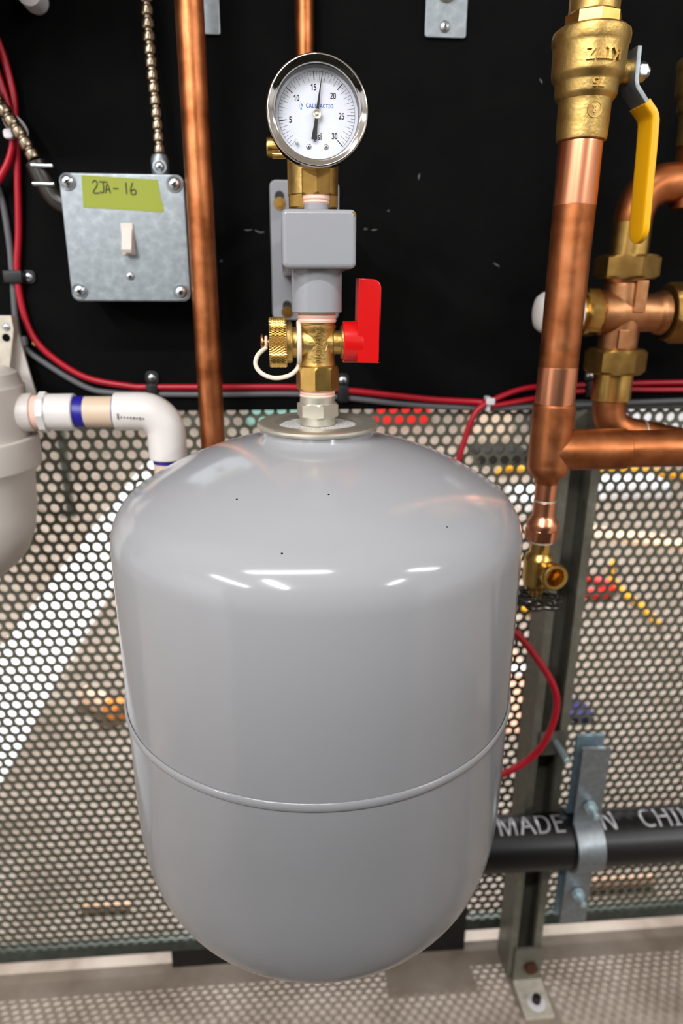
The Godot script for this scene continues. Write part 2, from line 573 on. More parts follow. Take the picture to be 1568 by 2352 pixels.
func board_and_panel() -> void:
	var b := thing("backboard", "matt black board behind the pipes, gauge and switch box", "board", V(0.1, -0.115, 0.0))
	part(b, "board", MB.new().box(V(-1.1, -0.115, -0.002), V(1.3, 1.05, 0.004), 0.0006), M.black_board)
	var rng := RandomNumberGenerator.new()
	rng.seed = 5
	for s in [[-0.0300, 0.0520, 0.008, 0.06], [-0.0215, 0.0508, 0.006, -0.4], [-0.0175, 0.0502, 0.005, 0.1], [0.0790, 0.0540, 0.004, 0.0], [0.0870, 0.0533, 0.006, 0.1], [0.1277, 0.0991, 0.006, 1.4], [0.2063, 0.0235, 0.008, -0.5], [0.2352, 0.1787, 0.005, -0.9], [-0.0560, 0.0250, 0.003, 0.2], [0.1000, 0.0700, 0.002, 0.3]]:
		var p := PackedVector2Array()
		var d := Vector2.from_angle(s[3])
		for k in 9:
			var u := -1.0 + k / 4.0
			p.append(Vector2(s[0], s[1]) + d * u * s[2] / 2 + d.orthogonal() * (0.0005 * (1.0 - u * u) * rng.randf_range(0.5, 1.6)))
		for k in range(7, 0, -1):
			var u := -1.0 + k / 4.0
			p.append(Vector2(s[0], s[1]) + d * u * s[2] / 2 - d.orthogonal() * (0.0005 * (1.0 - u * u) * rng.randf_range(0.5, 1.6)))
		part(b, "scuff_mark", MB.new().ext(p, 0.0038, 0.00415), M.grey_cable)
	var o := thing("perforated_panel", "dark steel panel punched with round holes, below the black board", "panel", V(0.1, FLOOR_Y, -0.0035))
	perforated(o)
	var xa := -0.75
	var xb := 0.98
	part(o, "bottom_rail", MB.new().box(V(xa, -0.824, -0.0018), V(xb, -0.806, 0.0012), 0.0004).box(V(xa, -0.824, -0.024), V(xb, -0.8205, -0.0018), 0.0004), M.frame_steel)
	part(o, "top_rail", MB.new().box(V(0.232, -0.1172, 0.0042), V(xb, -0.107, 0.0068), 0.0005), M.frame_steel)
	var k := thing("base_block", "dark steel block on the floor under the panel, behind the tank", "block", V(0.05, FLOOR_Y, -0.02))
	part(k, "upright_plate", MB.new().box(V(0.115, FLOOR_Y, 0.0016), V(0.2275, -0.766, 0.0056), 0.0006), M.dark_steel)
	part(k, "foot_plate", MB.new().box(V(-0.163, FLOOR_Y, -0.02), V(0.2275, -0.8255, 0.0016), 0.0006), M.dark_steel)

func perforated(o: Node3D) -> void:
	var pitch := 0.0127
	var row := pitch * 0.8660254
	var r := 0.00476
	var zf := -0.0025
	var zb := -0.0049
	var tv := PackedVector3Array()
	var tn := PackedVector3Array()
	var ti := PackedInt32Array()
	var hexr := pitch / sqrt(3.0)
	# template: 6 corners + 12 rim points, front and back, then the wall of the hole
	for side in 2:
		var z := zf if side == 0 else zb
		var n := V(0, 0, 1) if side == 0 else V(0, 0, -1)
		var base := tv.size()
		for k in 6:
			var a := PI / 6 + PI / 3 * k
			tv.append(V(hexr * cos(a), hexr * sin(a), z)); tn.append(n)
		for k in 12:
			var a := PI / 6 + PI / 6 * k
			tv.append(V(r * cos(a), r * sin(a), z)); tn.append(n)
		for k in 6:
			var A := base + k
			var B := base + (k + 1) % 6
			var a := base + 6 + 2 * k
			var m := a + 1
			var c := base + 6 + (2 * k + 2) % 12
			for f in [[A, B, m], [A, m, a], [B, c, m]]:
				if side == 0: ti.append_array(PackedInt32Array([f[0], f[2], f[1]]))
				else: ti.append_array(PackedInt32Array(f))
	var w := tv.size()
	for k in 12:
		var a := PI / 6 + PI / 6 * k
		tv.append(V(r * cos(a), r * sin(a), zf)); tn.append(V(-cos(a), -sin(a), 0))
		tv.append(V(r * cos(a), r * sin(a), zb)); tn.append(V(-cos(a), -sin(a), 0))
	for k in 12:
		var i := w + 2 * k
		var j := w + 2 * ((k + 1) % 12)
		ti.append_array(PackedInt32Array([i, j, j + 1, i, j + 1, i + 1]))
	var vv := PackedVector3Array()
	var nn := PackedVector3Array()
	var ii := PackedInt32Array()
	for ry in range(-4, 62):
		var y := -0.1384 - row * ry
		if y < -0.802: break
		for cx in range(-42, 94):
			var x := -0.2189 + pitch * (cx + (0.5 if posmod(ry, 2) == 1 else 0.0))
			var base := vv.size()
			var off := V(x, y, 0)
			for i in tv.size(): vv.append(tv[i] + off)
			nn.append_array(tn)
			for i in ti: ii.append(i + base)
	var org := o.position
	for i in vv.size(): vv[i] -= org
	var arr := []
	arr.resize(Mesh.ARRAY_MAX)
	arr[Mesh.ARRAY_VERTEX] = vv
	arr[Mesh.ARRAY_NORMAL] = nn
	arr[Mesh.ARRAY_INDEX] = ii
	var am := ArrayMesh.new()
	am.add_surface_from_arrays(Mesh.PRIMITIVE_TRIANGLES, arr)
	var mi := MeshInstance3D.new()
	mi.name = "perforated_sheet"
	mi.mesh = am
	mi.material_override = M.perforated_steel
	o.add_child(mi, true)

func tank() -> void:
	var o := thing("expansion_tank", "large grey enamelled expansion tank with domed ends hanging in the middle", "tank", V(TX, -0.465, TZ))
	var xf := upright(TX, TZ)
	var R := 0.1405
	var prof := []
	# lower end: a deep squarish dome
	var nb := 40
	for k in nb + 1:
		var u := float(k) / nb
		var a := PI / 2 * (1.0 - u)
		prof.append([R * pow(maxf(cos(a), 0.0), 0.5), -0.3301 - 0.1345 * pow(maxf(sin(a), 0.0), 0.5)])
	prof.append([R, -0.315])
	prof.append([R, -0.2790])
	var band := []
	for k in 7:
		var a := -PI / 2 + PI * k / 6.0
		band.append([R + 0.0004 + 0.0014 * cos(a), -0.2795 + 0.0030 * sin(a)])
	# upper shell
	var up := [[R, -0.2795], [R, -0.25], [R, -0.2], [R, -0.17]]
	var kn := 0.0384
	var hc := 0.0692
	var ys := -0.1611
	var a0 := R - kn
	var S := (hc * hc + a0 * a0 - kn * kn) / (2 * (hc - kn))
	var cc := hc - S
	var lim := atan2(-cc, a0)
	for k in 15:
		var t := lim * k / 14.0
		up.append([a0 + kn * cos(t), ys + kn * sin(t)])
	for k in range(1, 17):
		var t := lerpf(lim, PI / 2, k / 16.0)
		var rr := S * cos(t)
		if rr < 0.047: break
		up.append([rr, ys + cc + S * sin(t)])
	# collar that rises to the steel flange
	up.append_array([[0.0445, -0.0964], [0.0400, -0.0950], [0.0372, -0.0930], [0.0362, -0.0890], [0.0, -0.0890]])
	part(o, "lower_shell", MB.new().lathe(prof, xf, 128), M.tank_enamel, 30.0)
	part(o, "upper_shell", MB.new().lathe(up, xf, 128), M.tank_enamel, 30.0)
	part(o, "weld_seam", MB.new().lathe(band, xf, 128), M.tank_enamel, 40.0, "raised bead around the middle of the tank")
	var fl := MB.new().lathe([[0.0, -0.0895], [0.0340, -0.0895], [0.0375, -0.0893], [0.0396, -0.0885], [0.0408, -0.0870], [0.0406, -0.0855], [0.0392, -0.0846], [0.0360, -0.0842], [0.0300, -0.0843], [0.0275, -0.0852], [0.0255, -0.0866], [0.0, -0.0868]], xf, 72)
	part(o, "flange", fl, M.zinc, 45.0, "zinc-plated flange ring on top of the tank")
	# rubbed white sealant around the nipple
	var rng := RandomNumberGenerator.new()
	rng.seed = 9
	var sm := MB.new()
	var r0 := PackedVector3Array()
	var r1 := PackedVector3Array()
	for k in 90:
		var a := -TAU * k / 90
		var w := 0.0258 + rng.randf_range(-0.0016, 0.0016) + 0.001 * sin(a * 3.0)
		r0.append(V(TX + w * cos(a), -0.08650, TZ + w * sin(a)))
		r1.append(V(TX + 0.012 * cos(a), -0.08640, TZ + 0.012 * sin(a)))
	sm.rings([r0, r1])
	part(o, "sealant_smear", sm, M.sealant)
	var nip := MB.new().lathe(cyl(0.0119, -0.0865, -0.0790), xf, 40)
	nip.nut(nutp(0.0142, -0.0812, -0.0716), 0.0124, xf, 6, 8, 0.30)
	nip.lathe(cyl(0.0117, -0.0726, -0.0672), xf, 40)
	part(o, "hex_nipple", nip, M.zinc, 25.0)
	var dope := MB.new().lathe([[0.0, -0.0682], [0.0112, -0.0680], [0.0119, -0.0668], [0.0113, -0.0660], [0.0117, -0.0650], [0.0110, -0.0635], [0.0, -0.0630]], xf, 40)
	part(o, "thread_tape", dope, M.dope_pink)
	for s in [[0.6, 0.120, 0], [-0.55, 0.096, 0], [0.25, 0.118, 0], [-0.2, 0.126, 0], [0.02, 0.088, 0]]:
		var rr: float = s[1]
		var yy := ys + cc + sqrt(maxf(S * S - rr * rr, 0.0)) if rr < 0.115 else ys + sqrt(maxf(kn * kn - (rr - a0) * (rr - a0), 0.0))
		var nrm := V(rr * sin(s[0]) / S, 1.0, rr * cos(s[0]) / S)
		part(o, "dirt_speck", MB.new().lathe([[0.0007, -0.0003], [0.0006, 0.0001], [0.0, 0.00015]], ax(V(TX + rr * sin(s[0]), yy, TZ + rr * cos(s[0])), nrm), 7), M.ink)

func bracket_and_valve() -> void:
	# grey wall bracket: plate, square arm, round socket
	var o := thing("tank_bracket", "grey enamelled wall bracket with a square arm above the brass valve", "bracket", V(TX, 0.0, 0.004))
	part(o, "wall_plate", MB.new().ext(rrect(0.0221, 0.0330, 0.0632, 0.122, 0.006), 0.004, 0.0085, 0.0012), M.grey_enamel)
	for q in [[-0.0006, 0.0775], [0.0044, -0.0176]]:
		part(o, "slot", MB.new().ext(rrect(q[0], q[1], 0.0085, 0.0150, 0.0042), 0.0080, 0.0088), M.black_rubber)
		hexhead(o, V(q[0], q[1] - 0.003, 0.0088), 0.0036, M.brass_bright)
	part(o, "square_arm", MB.new().ext(rrect(0.0226, 0.0284, 0.0442, 0.0330, 0.0034, 6), 0.008, 0.2562, 0.0028, Transform3D.IDENTITY, 4), M.grey_enamel)
	part(o, "paint_chip", MB.new().ext(PackedVector2Array([Vector2(0.0420, 0.0434), Vector2(0.0423, 0.0417), Vector2(0.0430, 0.0408), Vector2(0.0439, 0.0415), Vector2(0.0440, 0.0430), Vector2(0.0431, 0.0435)]), 0.2545, 0.25600), M.brass_dull)
	var xf := upright(TX, TZ)
	part(o, "socket", MB.new().lathe([[0.0, -0.0139], [0.0118, -0.0139], [0.0157, -0.0139], [0.0161, -0.0134], [0.0161, 0.013], [0.0, 0.013]], xf, 56), M.grey_enamel)
	part(o, "stub", MB.new().lathe(cyl(0.0076, 0.0430, 0.0500), xf, 32), M.grey_enamel)
	part(o, "thread_tape", MB.new().lathe([[0.0, 0.0495], [0.0074, 0.0495], [0.0081, 0.0505], [0.0078, 0.0515], [0.0084, 0.0525], [0.0081, 0.054], [0.0085, 0.0545], [0.0, 0.0546]], xf, 32), M.dope_pink)

	# brass service valve
	var v := thing("service_valve", "brass service valve with a knurled cap and red lever, above the tank", "valve", V(TX, -0.0634, TZ))
	part(v, "thread_tape", MB.new().lathe([[0.0, -0.0202], [0.0122, -0.0200], [0.0126, -0.0188], [0.0121, -0.0178], [0.0127, -0.0165], [0.0118, -0.0150], [0.0125, -0.0136], [0.0, -0.0134]], xf, 40), M.dope_pink)
	var body := MB.new().lathe([[0.0, -0.0490], [0.0120, -0.0490], [0.0118, -0.0460], [0.0113, -0.0430], [0.0113, -0.0265], [0.0118, -0.0245], [0.0122, -0.0235], [0.0122, -0.0220], [0.0117, -0.0214], [0.0119, -0.0203], [0.0, -0.0198]], xf, 48)
	# side arms: to the cap on the left, to the lever stem on the right
	body.lathe([[0.0, 0.0], [0.0112, 0.0], [0.0112, 0.004], [0.0096, 0.009], [0.0096, 0.0150], [0.0125, 0.0152], [0.0131, 0.0162], [0.0131, 0.0195], [0.0, 0.0195]], ax(V(TX - 0.001, -0.0327, TZ), V(-1, 0, 0)), 40)
	body.lathe([[0.0, 0.0], [0.0098, 0.006], [0.0090, 0.0095], [0.0075, 0.0105], [0.0075, 0.0150], [0.0105, 0.0155], [0.0105, 0.0200], [0.0, 0.0200]], ax(V(TX, -0.0327, TZ), V(1, 0, 0)), 40)
	part(v, "body", body, M.brass_cast)
	part(v, "hex_nut", MB.new().nut([[0.0, -0.0634], [0.0122, -0.0634], [0.0134, -0.0628], [0.0147, -0.0618], [0.0150, -0.0605], [0.0150, -0.0500], [0.0135, -0.0478], [0.0118, -0.0470], [0.0, -0.0470]], 0.01300, xf, 8, 6, 0.15), M.brass, 22.0)
	# raised lettering down the body and a flame mark
	part(v, "cast_lettering", MB.new().text("CALEFACTIO", 0.0030, 0.0012, func(p: Vector3):
		var a := p.y / 0.0113
		var rr := 0.0116 + p.z
		return V(TX - 0.0002 + rr * sin(a), -0.0334 - p.x * 0.95, TZ + rr * cos(a)), true, 0.4), M.brass_cast)
	var fl := []
	for k in 10:
		var u := k / 9.0
		var a := 0.46 + 0.14 * sin(u * 4.0) - 0.1 * u
		fl.append(V(TX + 0.0115 * sin(a), -0.0375 + 0.006 * sin(u * PI * 0.8) , TZ + 0.0115 * cos(a)))
	part(v, "cast_flame", MB.new().tube(fl, 0.0004, 6), M.brass_cast)
	# knurled cap
	var cx := ax(V(TX - 0.0195, -0.0327, TZ), V(-1, 0, 0))
	var cap := MB.new().lathe([[0.0, 0.0002], [0.0150, 0.0002], [0.0156, 0.0008], [0.0156, 0.0108], [0.0150, 0.0114], [0.0, 0.0116]], cx, 48)
	var cp := part(v, "knurled_cap", cap, M.brass)
	var kn := MB.new()
	for ring in 7:
		for k in 60:
			var a := TAU * (k + 0.5 * (ring % 2)) / 60
			var y := 0.0016 + ring * 0.00142
			var c := [V(0.01555 * cos(a - 0.05), y, 0.01555 * sin(a - 0.05)), V(0.01555 * cos(a), y - 0.0014, 0.01555 * sin(a)), V(0.01555 * cos(a + 0.05), y, 0.01555 * sin(a + 0.05)), V(0.01555 * cos(a), y + 0.0014, 0.01555 * sin(a))]
			var top := V(0.0161 * cos(a), y, 0.0161 * sin(a))
			for i in 4: kn.tri(cx * c[i], cx * c[(i + 1) % 4], cx * top)
	part(cp, "knurling", kn, M.brass_bright, 5.0)
	part(cp, "rivet", MB.new().lathe([[0.0, 0.0115], [0.0022, 0.0115], [0.0022, 0.0152], [0.0052, 0.0154], [0.0052, 0.0164], [0.0040, 0.0170], [0.0, 0.0172]], cx, 24), M.bronze)
	# white retaining strap: ring round the neck, ring on the rivet, loop between
	var strap := MB.new()
	var ring1 := []
	for k in 40: ring1.append(V(TX - 0.0118, -0.0330 + 0.0128 * cos(TAU * k / 40), TZ + 0.0128 * sin(TAU * k / 40)))
	strap.loop(ring1, 0.0016, 10)
	var ring2 := []
	for k in 20: ring2.append(V(TX - 0.0330, -0.0327 + 0.0034 * cos(TAU * k / 20), TZ + 0.0034 * sin(TAU * k / 20)))
	strap.loop(ring2, 0.0010, 8)
	strap.tube(path([V(TX - 0.0330, -0.0355, TZ + 0.0028), V(TX - 0.0385, -0.0405, TZ + 0.004), V(TX - 0.0400, -0.0465, TZ + 0.005), V(TX - 0.0360, -0.0520, TZ + 0.006), V(TX - 0.0280, -0.0548, TZ + 0.006), V(TX - 0.0190, -0.0535, TZ + 0.005), V(TX - 0.0135, -0.0495, TZ + 0.004), V(TX - 0.0118, -0.0452, TZ + 0.002)]), 0.0015, 10)
	part(v, "retaining_strap", strap, M.strap_white)
	# red lever
	var lv := MB.new().lathe([[0.0, 0.0], [0.0126, 0.0], [0.0132, 0.0006], [0.0132, 0.0118], [0.0122, 0.0132], [0.0, 0.0132]], ax(V(0.0385, -0.0325, TZ), V(1, 0, 0)), 48)
	var pp := PackedVector2Array([Vector2(0.0470, -0.0447), Vector2(0.0600, -0.0450)])
	for k in 5: pp.append(Vector2(0.0596, -0.0430) + Vector2(cos(-PI / 2 + PI / 2 * k / 4.0), sin(-PI / 2 + PI / 2 * k / 4.0)) * 0.0022)
	for k in 7: pp.append(Vector2(0.0562, 0.0008) + Vector2(cos(PI / 2 * k / 6.0), sin(PI / 2 * k / 6.0)) * 0.0056)
	pp.append(Vector2(0.0473, 0.0068))
	lv.ext(pp, TZ - 0.006, TZ + 0.0125, 0.0009)
	part(v, "lever", lv, M.red_plastic)

func gauge() -> void:
	var c := V(0.0221, 0.0958, 0.2435)    # centre of the dial's plane
	var o := thing("pressure_gauge", "round pressure gauge with a chrome rim and white dial, above the tank", "gauge", c)
	var xf := ax(c, V(0, 0, 1))
	part(o, "case", MB.new().lathe([[0.0, -0.020], [0.0235, -0.020], [0.0262, -0.0175], [0.0262, 0.0], [0.0, 0.0]], xf, 72), M.chrome)
	part(o, "bezel", MB.new().lathe([[0.0262, -0.006], [0.0275, -0.0055], [0.0286, -0.0030], [0.0290, 0.0020], [0.0290, 0.0082], [0.0288, 0.0093], [0.0284, 0.0099], [0.0279, 0.0101], [0.0276, 0.0100], [0.0272, 0.0098], [0.0260, 0.0093], [0.0250, 0.0088], [0.0246, 0.0088], [0.0242, 0.0084], [0.0241, 0.0076], [0.0241, -0.0002], [0.0262, -0.0002], [0.0262, -0.006]], xf, 96), M.chrome, 50.0)
	part(o, "inner_ring", MB.new().lathe([[0.0241, 0.0003], [0.02385, 0.0003], [0.02385, 0.0060], [0.0241, 0.0060]].map(func(v): return v), xf, 96), M.grey_cable)
	var d := part(o, "dial", MB.new().lathe([[0.0, -0.0004], [0.0239, -0.0004], [0.0239, 0.0003], [0.0, 0.0003]], xf, 96), M.dial_white)
	var z := c.z + 0.0003
	var marks := MB.new()
	var line := func(a: Vector2, b: Vector2, w: float):
		var e := (b - a).normalized().orthogonal() * w / 2
		var ce := Vector2(c.x, c.y)
		marks.ext(PackedVector2Array([ce + a - e, ce + b - e, ce + b + e, ce + a + e]), z, z + 0.00006)
	var ang := func(v: float): return deg_to_rad(189.0 - (v - 5.0) * 9.44)
	var Rt := 0.0221
	for k in range(2, 61):
		var v := k * 0.5
		var a: float = ang.call(v)
		var dir := Vector2(cos(a), sin(a))
		if k % 10 == 0: line.call(dir * Rt * 0.795, dir * Rt, 0.00048)
		elif k % 2 == 0: line.call(dir * Rt * 0.79, dir * Rt, 0.00016)
		else: line.call(dir * Rt * 0.895, dir * Rt, 0.00016)
	for k in 96:
		var a0: float = ang.call(1.0 + 29.0 * k / 96.0)
		var a1: float = ang.call(1.0 + 29.0 * (k + 1) / 96.0)
		line.call(Vector2(cos(a0), sin(a0)) * Rt, Vector2(cos(a1), sin(a1)) * Rt, 0.00016)
	part(d, "scale_marks", marks, M.ink)
	var digits := MB.new()
	for n in [["5", -0.0152, -0.0027], ["10", -0.0116, 0.0083], ["15", -0.0018, 0.0140], ["20", 0.0094, 0.0098], ["25", 0.0143, -0.0004], ["30", 0.0103, -0.0108], ["psi", 0.0006, -0.0112]]:
		digits.text(n[0], 0.0032, 0.00006, func(p: Vector3): return V(c.x + n[1] + p.x * 0.72, c.y + n[2] + p.y, z + 0.00004 + p.z))
	part(d, "numerals", digits, M.ink)
	part(d, "maker_lettering", MB.new().text("CALEFACTIO", 0.0021, 0.00006, func(p: Vector3): return V(c.x + 0.0017 + p.x * 0.93, c.y + 0.00455 + p.y, z + 0.00004 + p.z)), M.logo_blue)
	var drop := func(x: float, y: float, s: float, lean: float) -> PackedVector2Array:
		var p := PackedVector2Array()
		for k in 14:
			var a := -PI * 1.15 + PI * 1.3 * k / 13.0
			p.append(Vector2(c.x + x + cos(a) * s, c.y + y + sin(a) * s))
		p.append(Vector2(c.x + x - s * lean, c.y + y + s * 3.0))
		return p
	part(d, "maker_emblem", MB.new().ext(drop.call(-0.00900, 0.0030, 0.00055, 0.1), z, z + 0.00008), M.logo_teal)
	part(d, "maker_emblem", MB.new().ext(PackedVector2Array([Vector2(c.x - 0.0094, c.y + 0.0066), Vector2(c.x - 0.0078, c.y + 0.0044), Vector2(c.x - 0.0078, c.y + 0.0034), Vector2(c.x - 0.0092, c.y + 0.0056)]), z, z + 0.00008), M.logo_blue)
	part(d, "maker_emblem", MB.new().ext(PackedVector2Array([Vector2(c.x - 0.0097, c.y + 0.0056), Vector2(c.x - 0.0095, c.y + 0.0048), Vector2(c.x - 0.0100, c.y + 0.0033), Vector2(c.x - 0.0103, c.y + 0.0044)]), z, z + 0.00008), M.logo_grey)
	# needle
	var a: float = ang.call(16.35)
	var dir := Vector2(cos(a), sin(a))
	var nn := dir.orthogonal()
	var ce := Vector2(c.x, c.y)
	var nd := MB.new().ext(PackedVector2Array([ce + dir * 0.0224 + nn * 0.00012, ce - nn * 0.0009 + dir * 0.002, ce - nn * 0.0009 - dir * 0.003, ce - dir * 0.0132 - nn * 0.00155, ce - dir * 0.0132 + nn * 0.00155, ce + nn * 0.0009 - dir * 0.003, ce + nn * 0.0009 + dir * 0.002, ce + dir * 0.0224 - nn * 0.00012].map(func(q): return q)), c.z + 0.0022, c.z + 0.0026)
	part(o, "needle", nd, M.ink)
	part(o, "hub", MB.new().lathe([[0.0, 0.0003], [0.0012, 0.0003], [0.0012, 0.0024], [0.0025, 0.0024], [0.0026, 0.0027], [0.0026, 0.0031], [0.0024, 0.0034], [0.0020, 0.0034], [0.0013, 0.0030], [0.0011, 0.0030], [0.0010, 0.0033], [0.0006, 0.0035], [0.0, 0.0035]], xf, 32), M.zinc)
	phillips(o, V(c.x - 0.0048, c.y - 0.0165, z), 0.0016, "dial_screw")
	phillips(o, V(c.x + 0.0053, c.y - 0.0165, z), 0.0016, "dial_screw")
	part(o, "stop_pin", MB.new().lathe([[0.0, 0.0], [0.0009, 0.0], [0.0009, 0.002], [0.0006, 0.0026], [0.0, 0.0027]], ax(V(c.x - 0.0118, c.y - 0.0147, z), V(0, 0, 1)), 14), M.zinc)
	part(o, "lens", MB.new().lathe([[0.0, 0.0056], [0.0240, 0.0056], [0.0240, 0.0062], [0.0, 0.0062]], xf, 72), M.clear_lens)

	# brass fitting the gauge screws into
	var b := thing("brass_fitting", "brass fitting with a side nut, right behind and under the gauge", "pipe fitting", V(TX, 0.0546, 0.2))
	var xh := upright(TX, TZ)
	part(b, "hex_socket", MB.new().nut([[0.0, 0.0546], [0.0088, 0.0546], [0.0098, 0.0560], [0.0098, 0.0700], [0.0085, 0.0716], [0.0, 0.0716]], 0.0086, upright(TX, TZ - 0.0025), 6, 8, PI / 6), M.brass_dull, 22.0)
	var bb := MB.new().lathe([[0.0, 0.0600], [0.0160, 0.0600], [0.0172, 0.0612], [0.0172, 0.0920], [0.0160, 0.0955], [0.0110, 0.0975], [0.0, 0.0980]], upright(0.0225, 0.176), 48)
	bb.lathe([[0.0, -0.02], [0.0080, -0.02], [0.0080, 0.055], [0.0, 0.055]], ax(V(TX, 0.083, 0.176), V(0, 0, 1)), 32)
	bb.lathe([[0.0, 0.0], [0.0075, 0.0], [0.0075, 0.155], [0.0, 0.155]], ax(V(TX, 0.083, 0.176), V(0, 0, -1)), 32)
	part(b, "body", bb, M.brass_cast)
	part(b, "lower_collar", MB.new().nut(nutp(0.0186, 0.0520, 0.0612), 0.0166, upright(0.0225, 0.176), 6, 8, PI / 6), M.brass_dull, 22.0)
	var kx := ax(V(0.0095, 0.0912, 0.172), V(-1, 0, 0))
	var kk := part(b, "side_nut", MB.new().lathe([[0.0, 0.0], [0.0048, 0.0], [0.0048, 0.0045], [0.0062, 0.0050], [0.0062, 0.0165], [0.0054, 0.0178], [0.0, 0.0178]], kx, 32), M.brass)
	var rib := MB.new()
	for k in 24:
		var t := Transform3D(Basis(Vector3.UP, TAU * k / 24), Vector3.ZERO)
		rib.ext(PackedVector2Array([Vector2(-0.0004, 0.0060), Vector2(0.0004, 0.0060), Vector2(0.0, 0.0067)]), 0.0052, 0.0140, 0.0, kx * Transform3D(Basis(Vector3.RIGHT, -PI / 2), Vector3.ZERO) * Transform3D(Basis(Vector3.BACK, TAU * k / 24), Vector3.ZERO))
	part(kk, "rib", rib, M.brass_bright, 5.0)

func copper_left() -> void:
	var o := thing("copper_pipe", "long upright copper pipe right beside the switch box", "pipe", V(-0.0663, -0.6, 0.063))
	part(o, "tube", MB.new().lathe(cyl(0.01111, -0.6, 0.62), upright(-0.0663, 0.063), 40), M.copper)
	var p := thing("copper_pipe", "thin upright copper pipe going up the board behind the gauge", "pipe", V(0.0232, -0.02, 0.0125))
	part(p, "tube", MB.new().lathe(cyl(0.0079, -0.03, 0.62), upright(0.0234, 0.0175), 32), M.copper)

func ball_valve(o: Node3D, x: float, z: float) -> void:
	var xf := upright(x, z)
	part(o, "body", MB.new().lathe([[0.0, 0.0955], [0.0148, 0.0955], [0.0163, 0.0962], [0.0167, 0.0990], [0.0170, 0.1160], [0.0176, 0.1195], [0.0194, 0.1215], [0.0200, 0.1235], [0.0202, 0.1290], [0.0208, 0.1305], [0.0228, 0.1330], [0.0232, 0.1350], [0.0235, 0.1490], [0.0238, 0.1510], [0.0246, 0.1525], [0.0247, 0.1565], [0.0242, 0.1585], [0.0220, 0.1602], [0.0, 0.1605]], xf, 64), M.brass_cast, 30.0)
	part(o, "end_nut", MB.new().nut(nutp(0.0182, 0.1598, 0.1690), 0.0166, xf, 8, 6, 0.1), M.brass, 22.0)
	part(o, "end_tube", MB.new().lathe(cyl(0.0158, 0.168, 0.230), xf, 40), M.brass_cast)

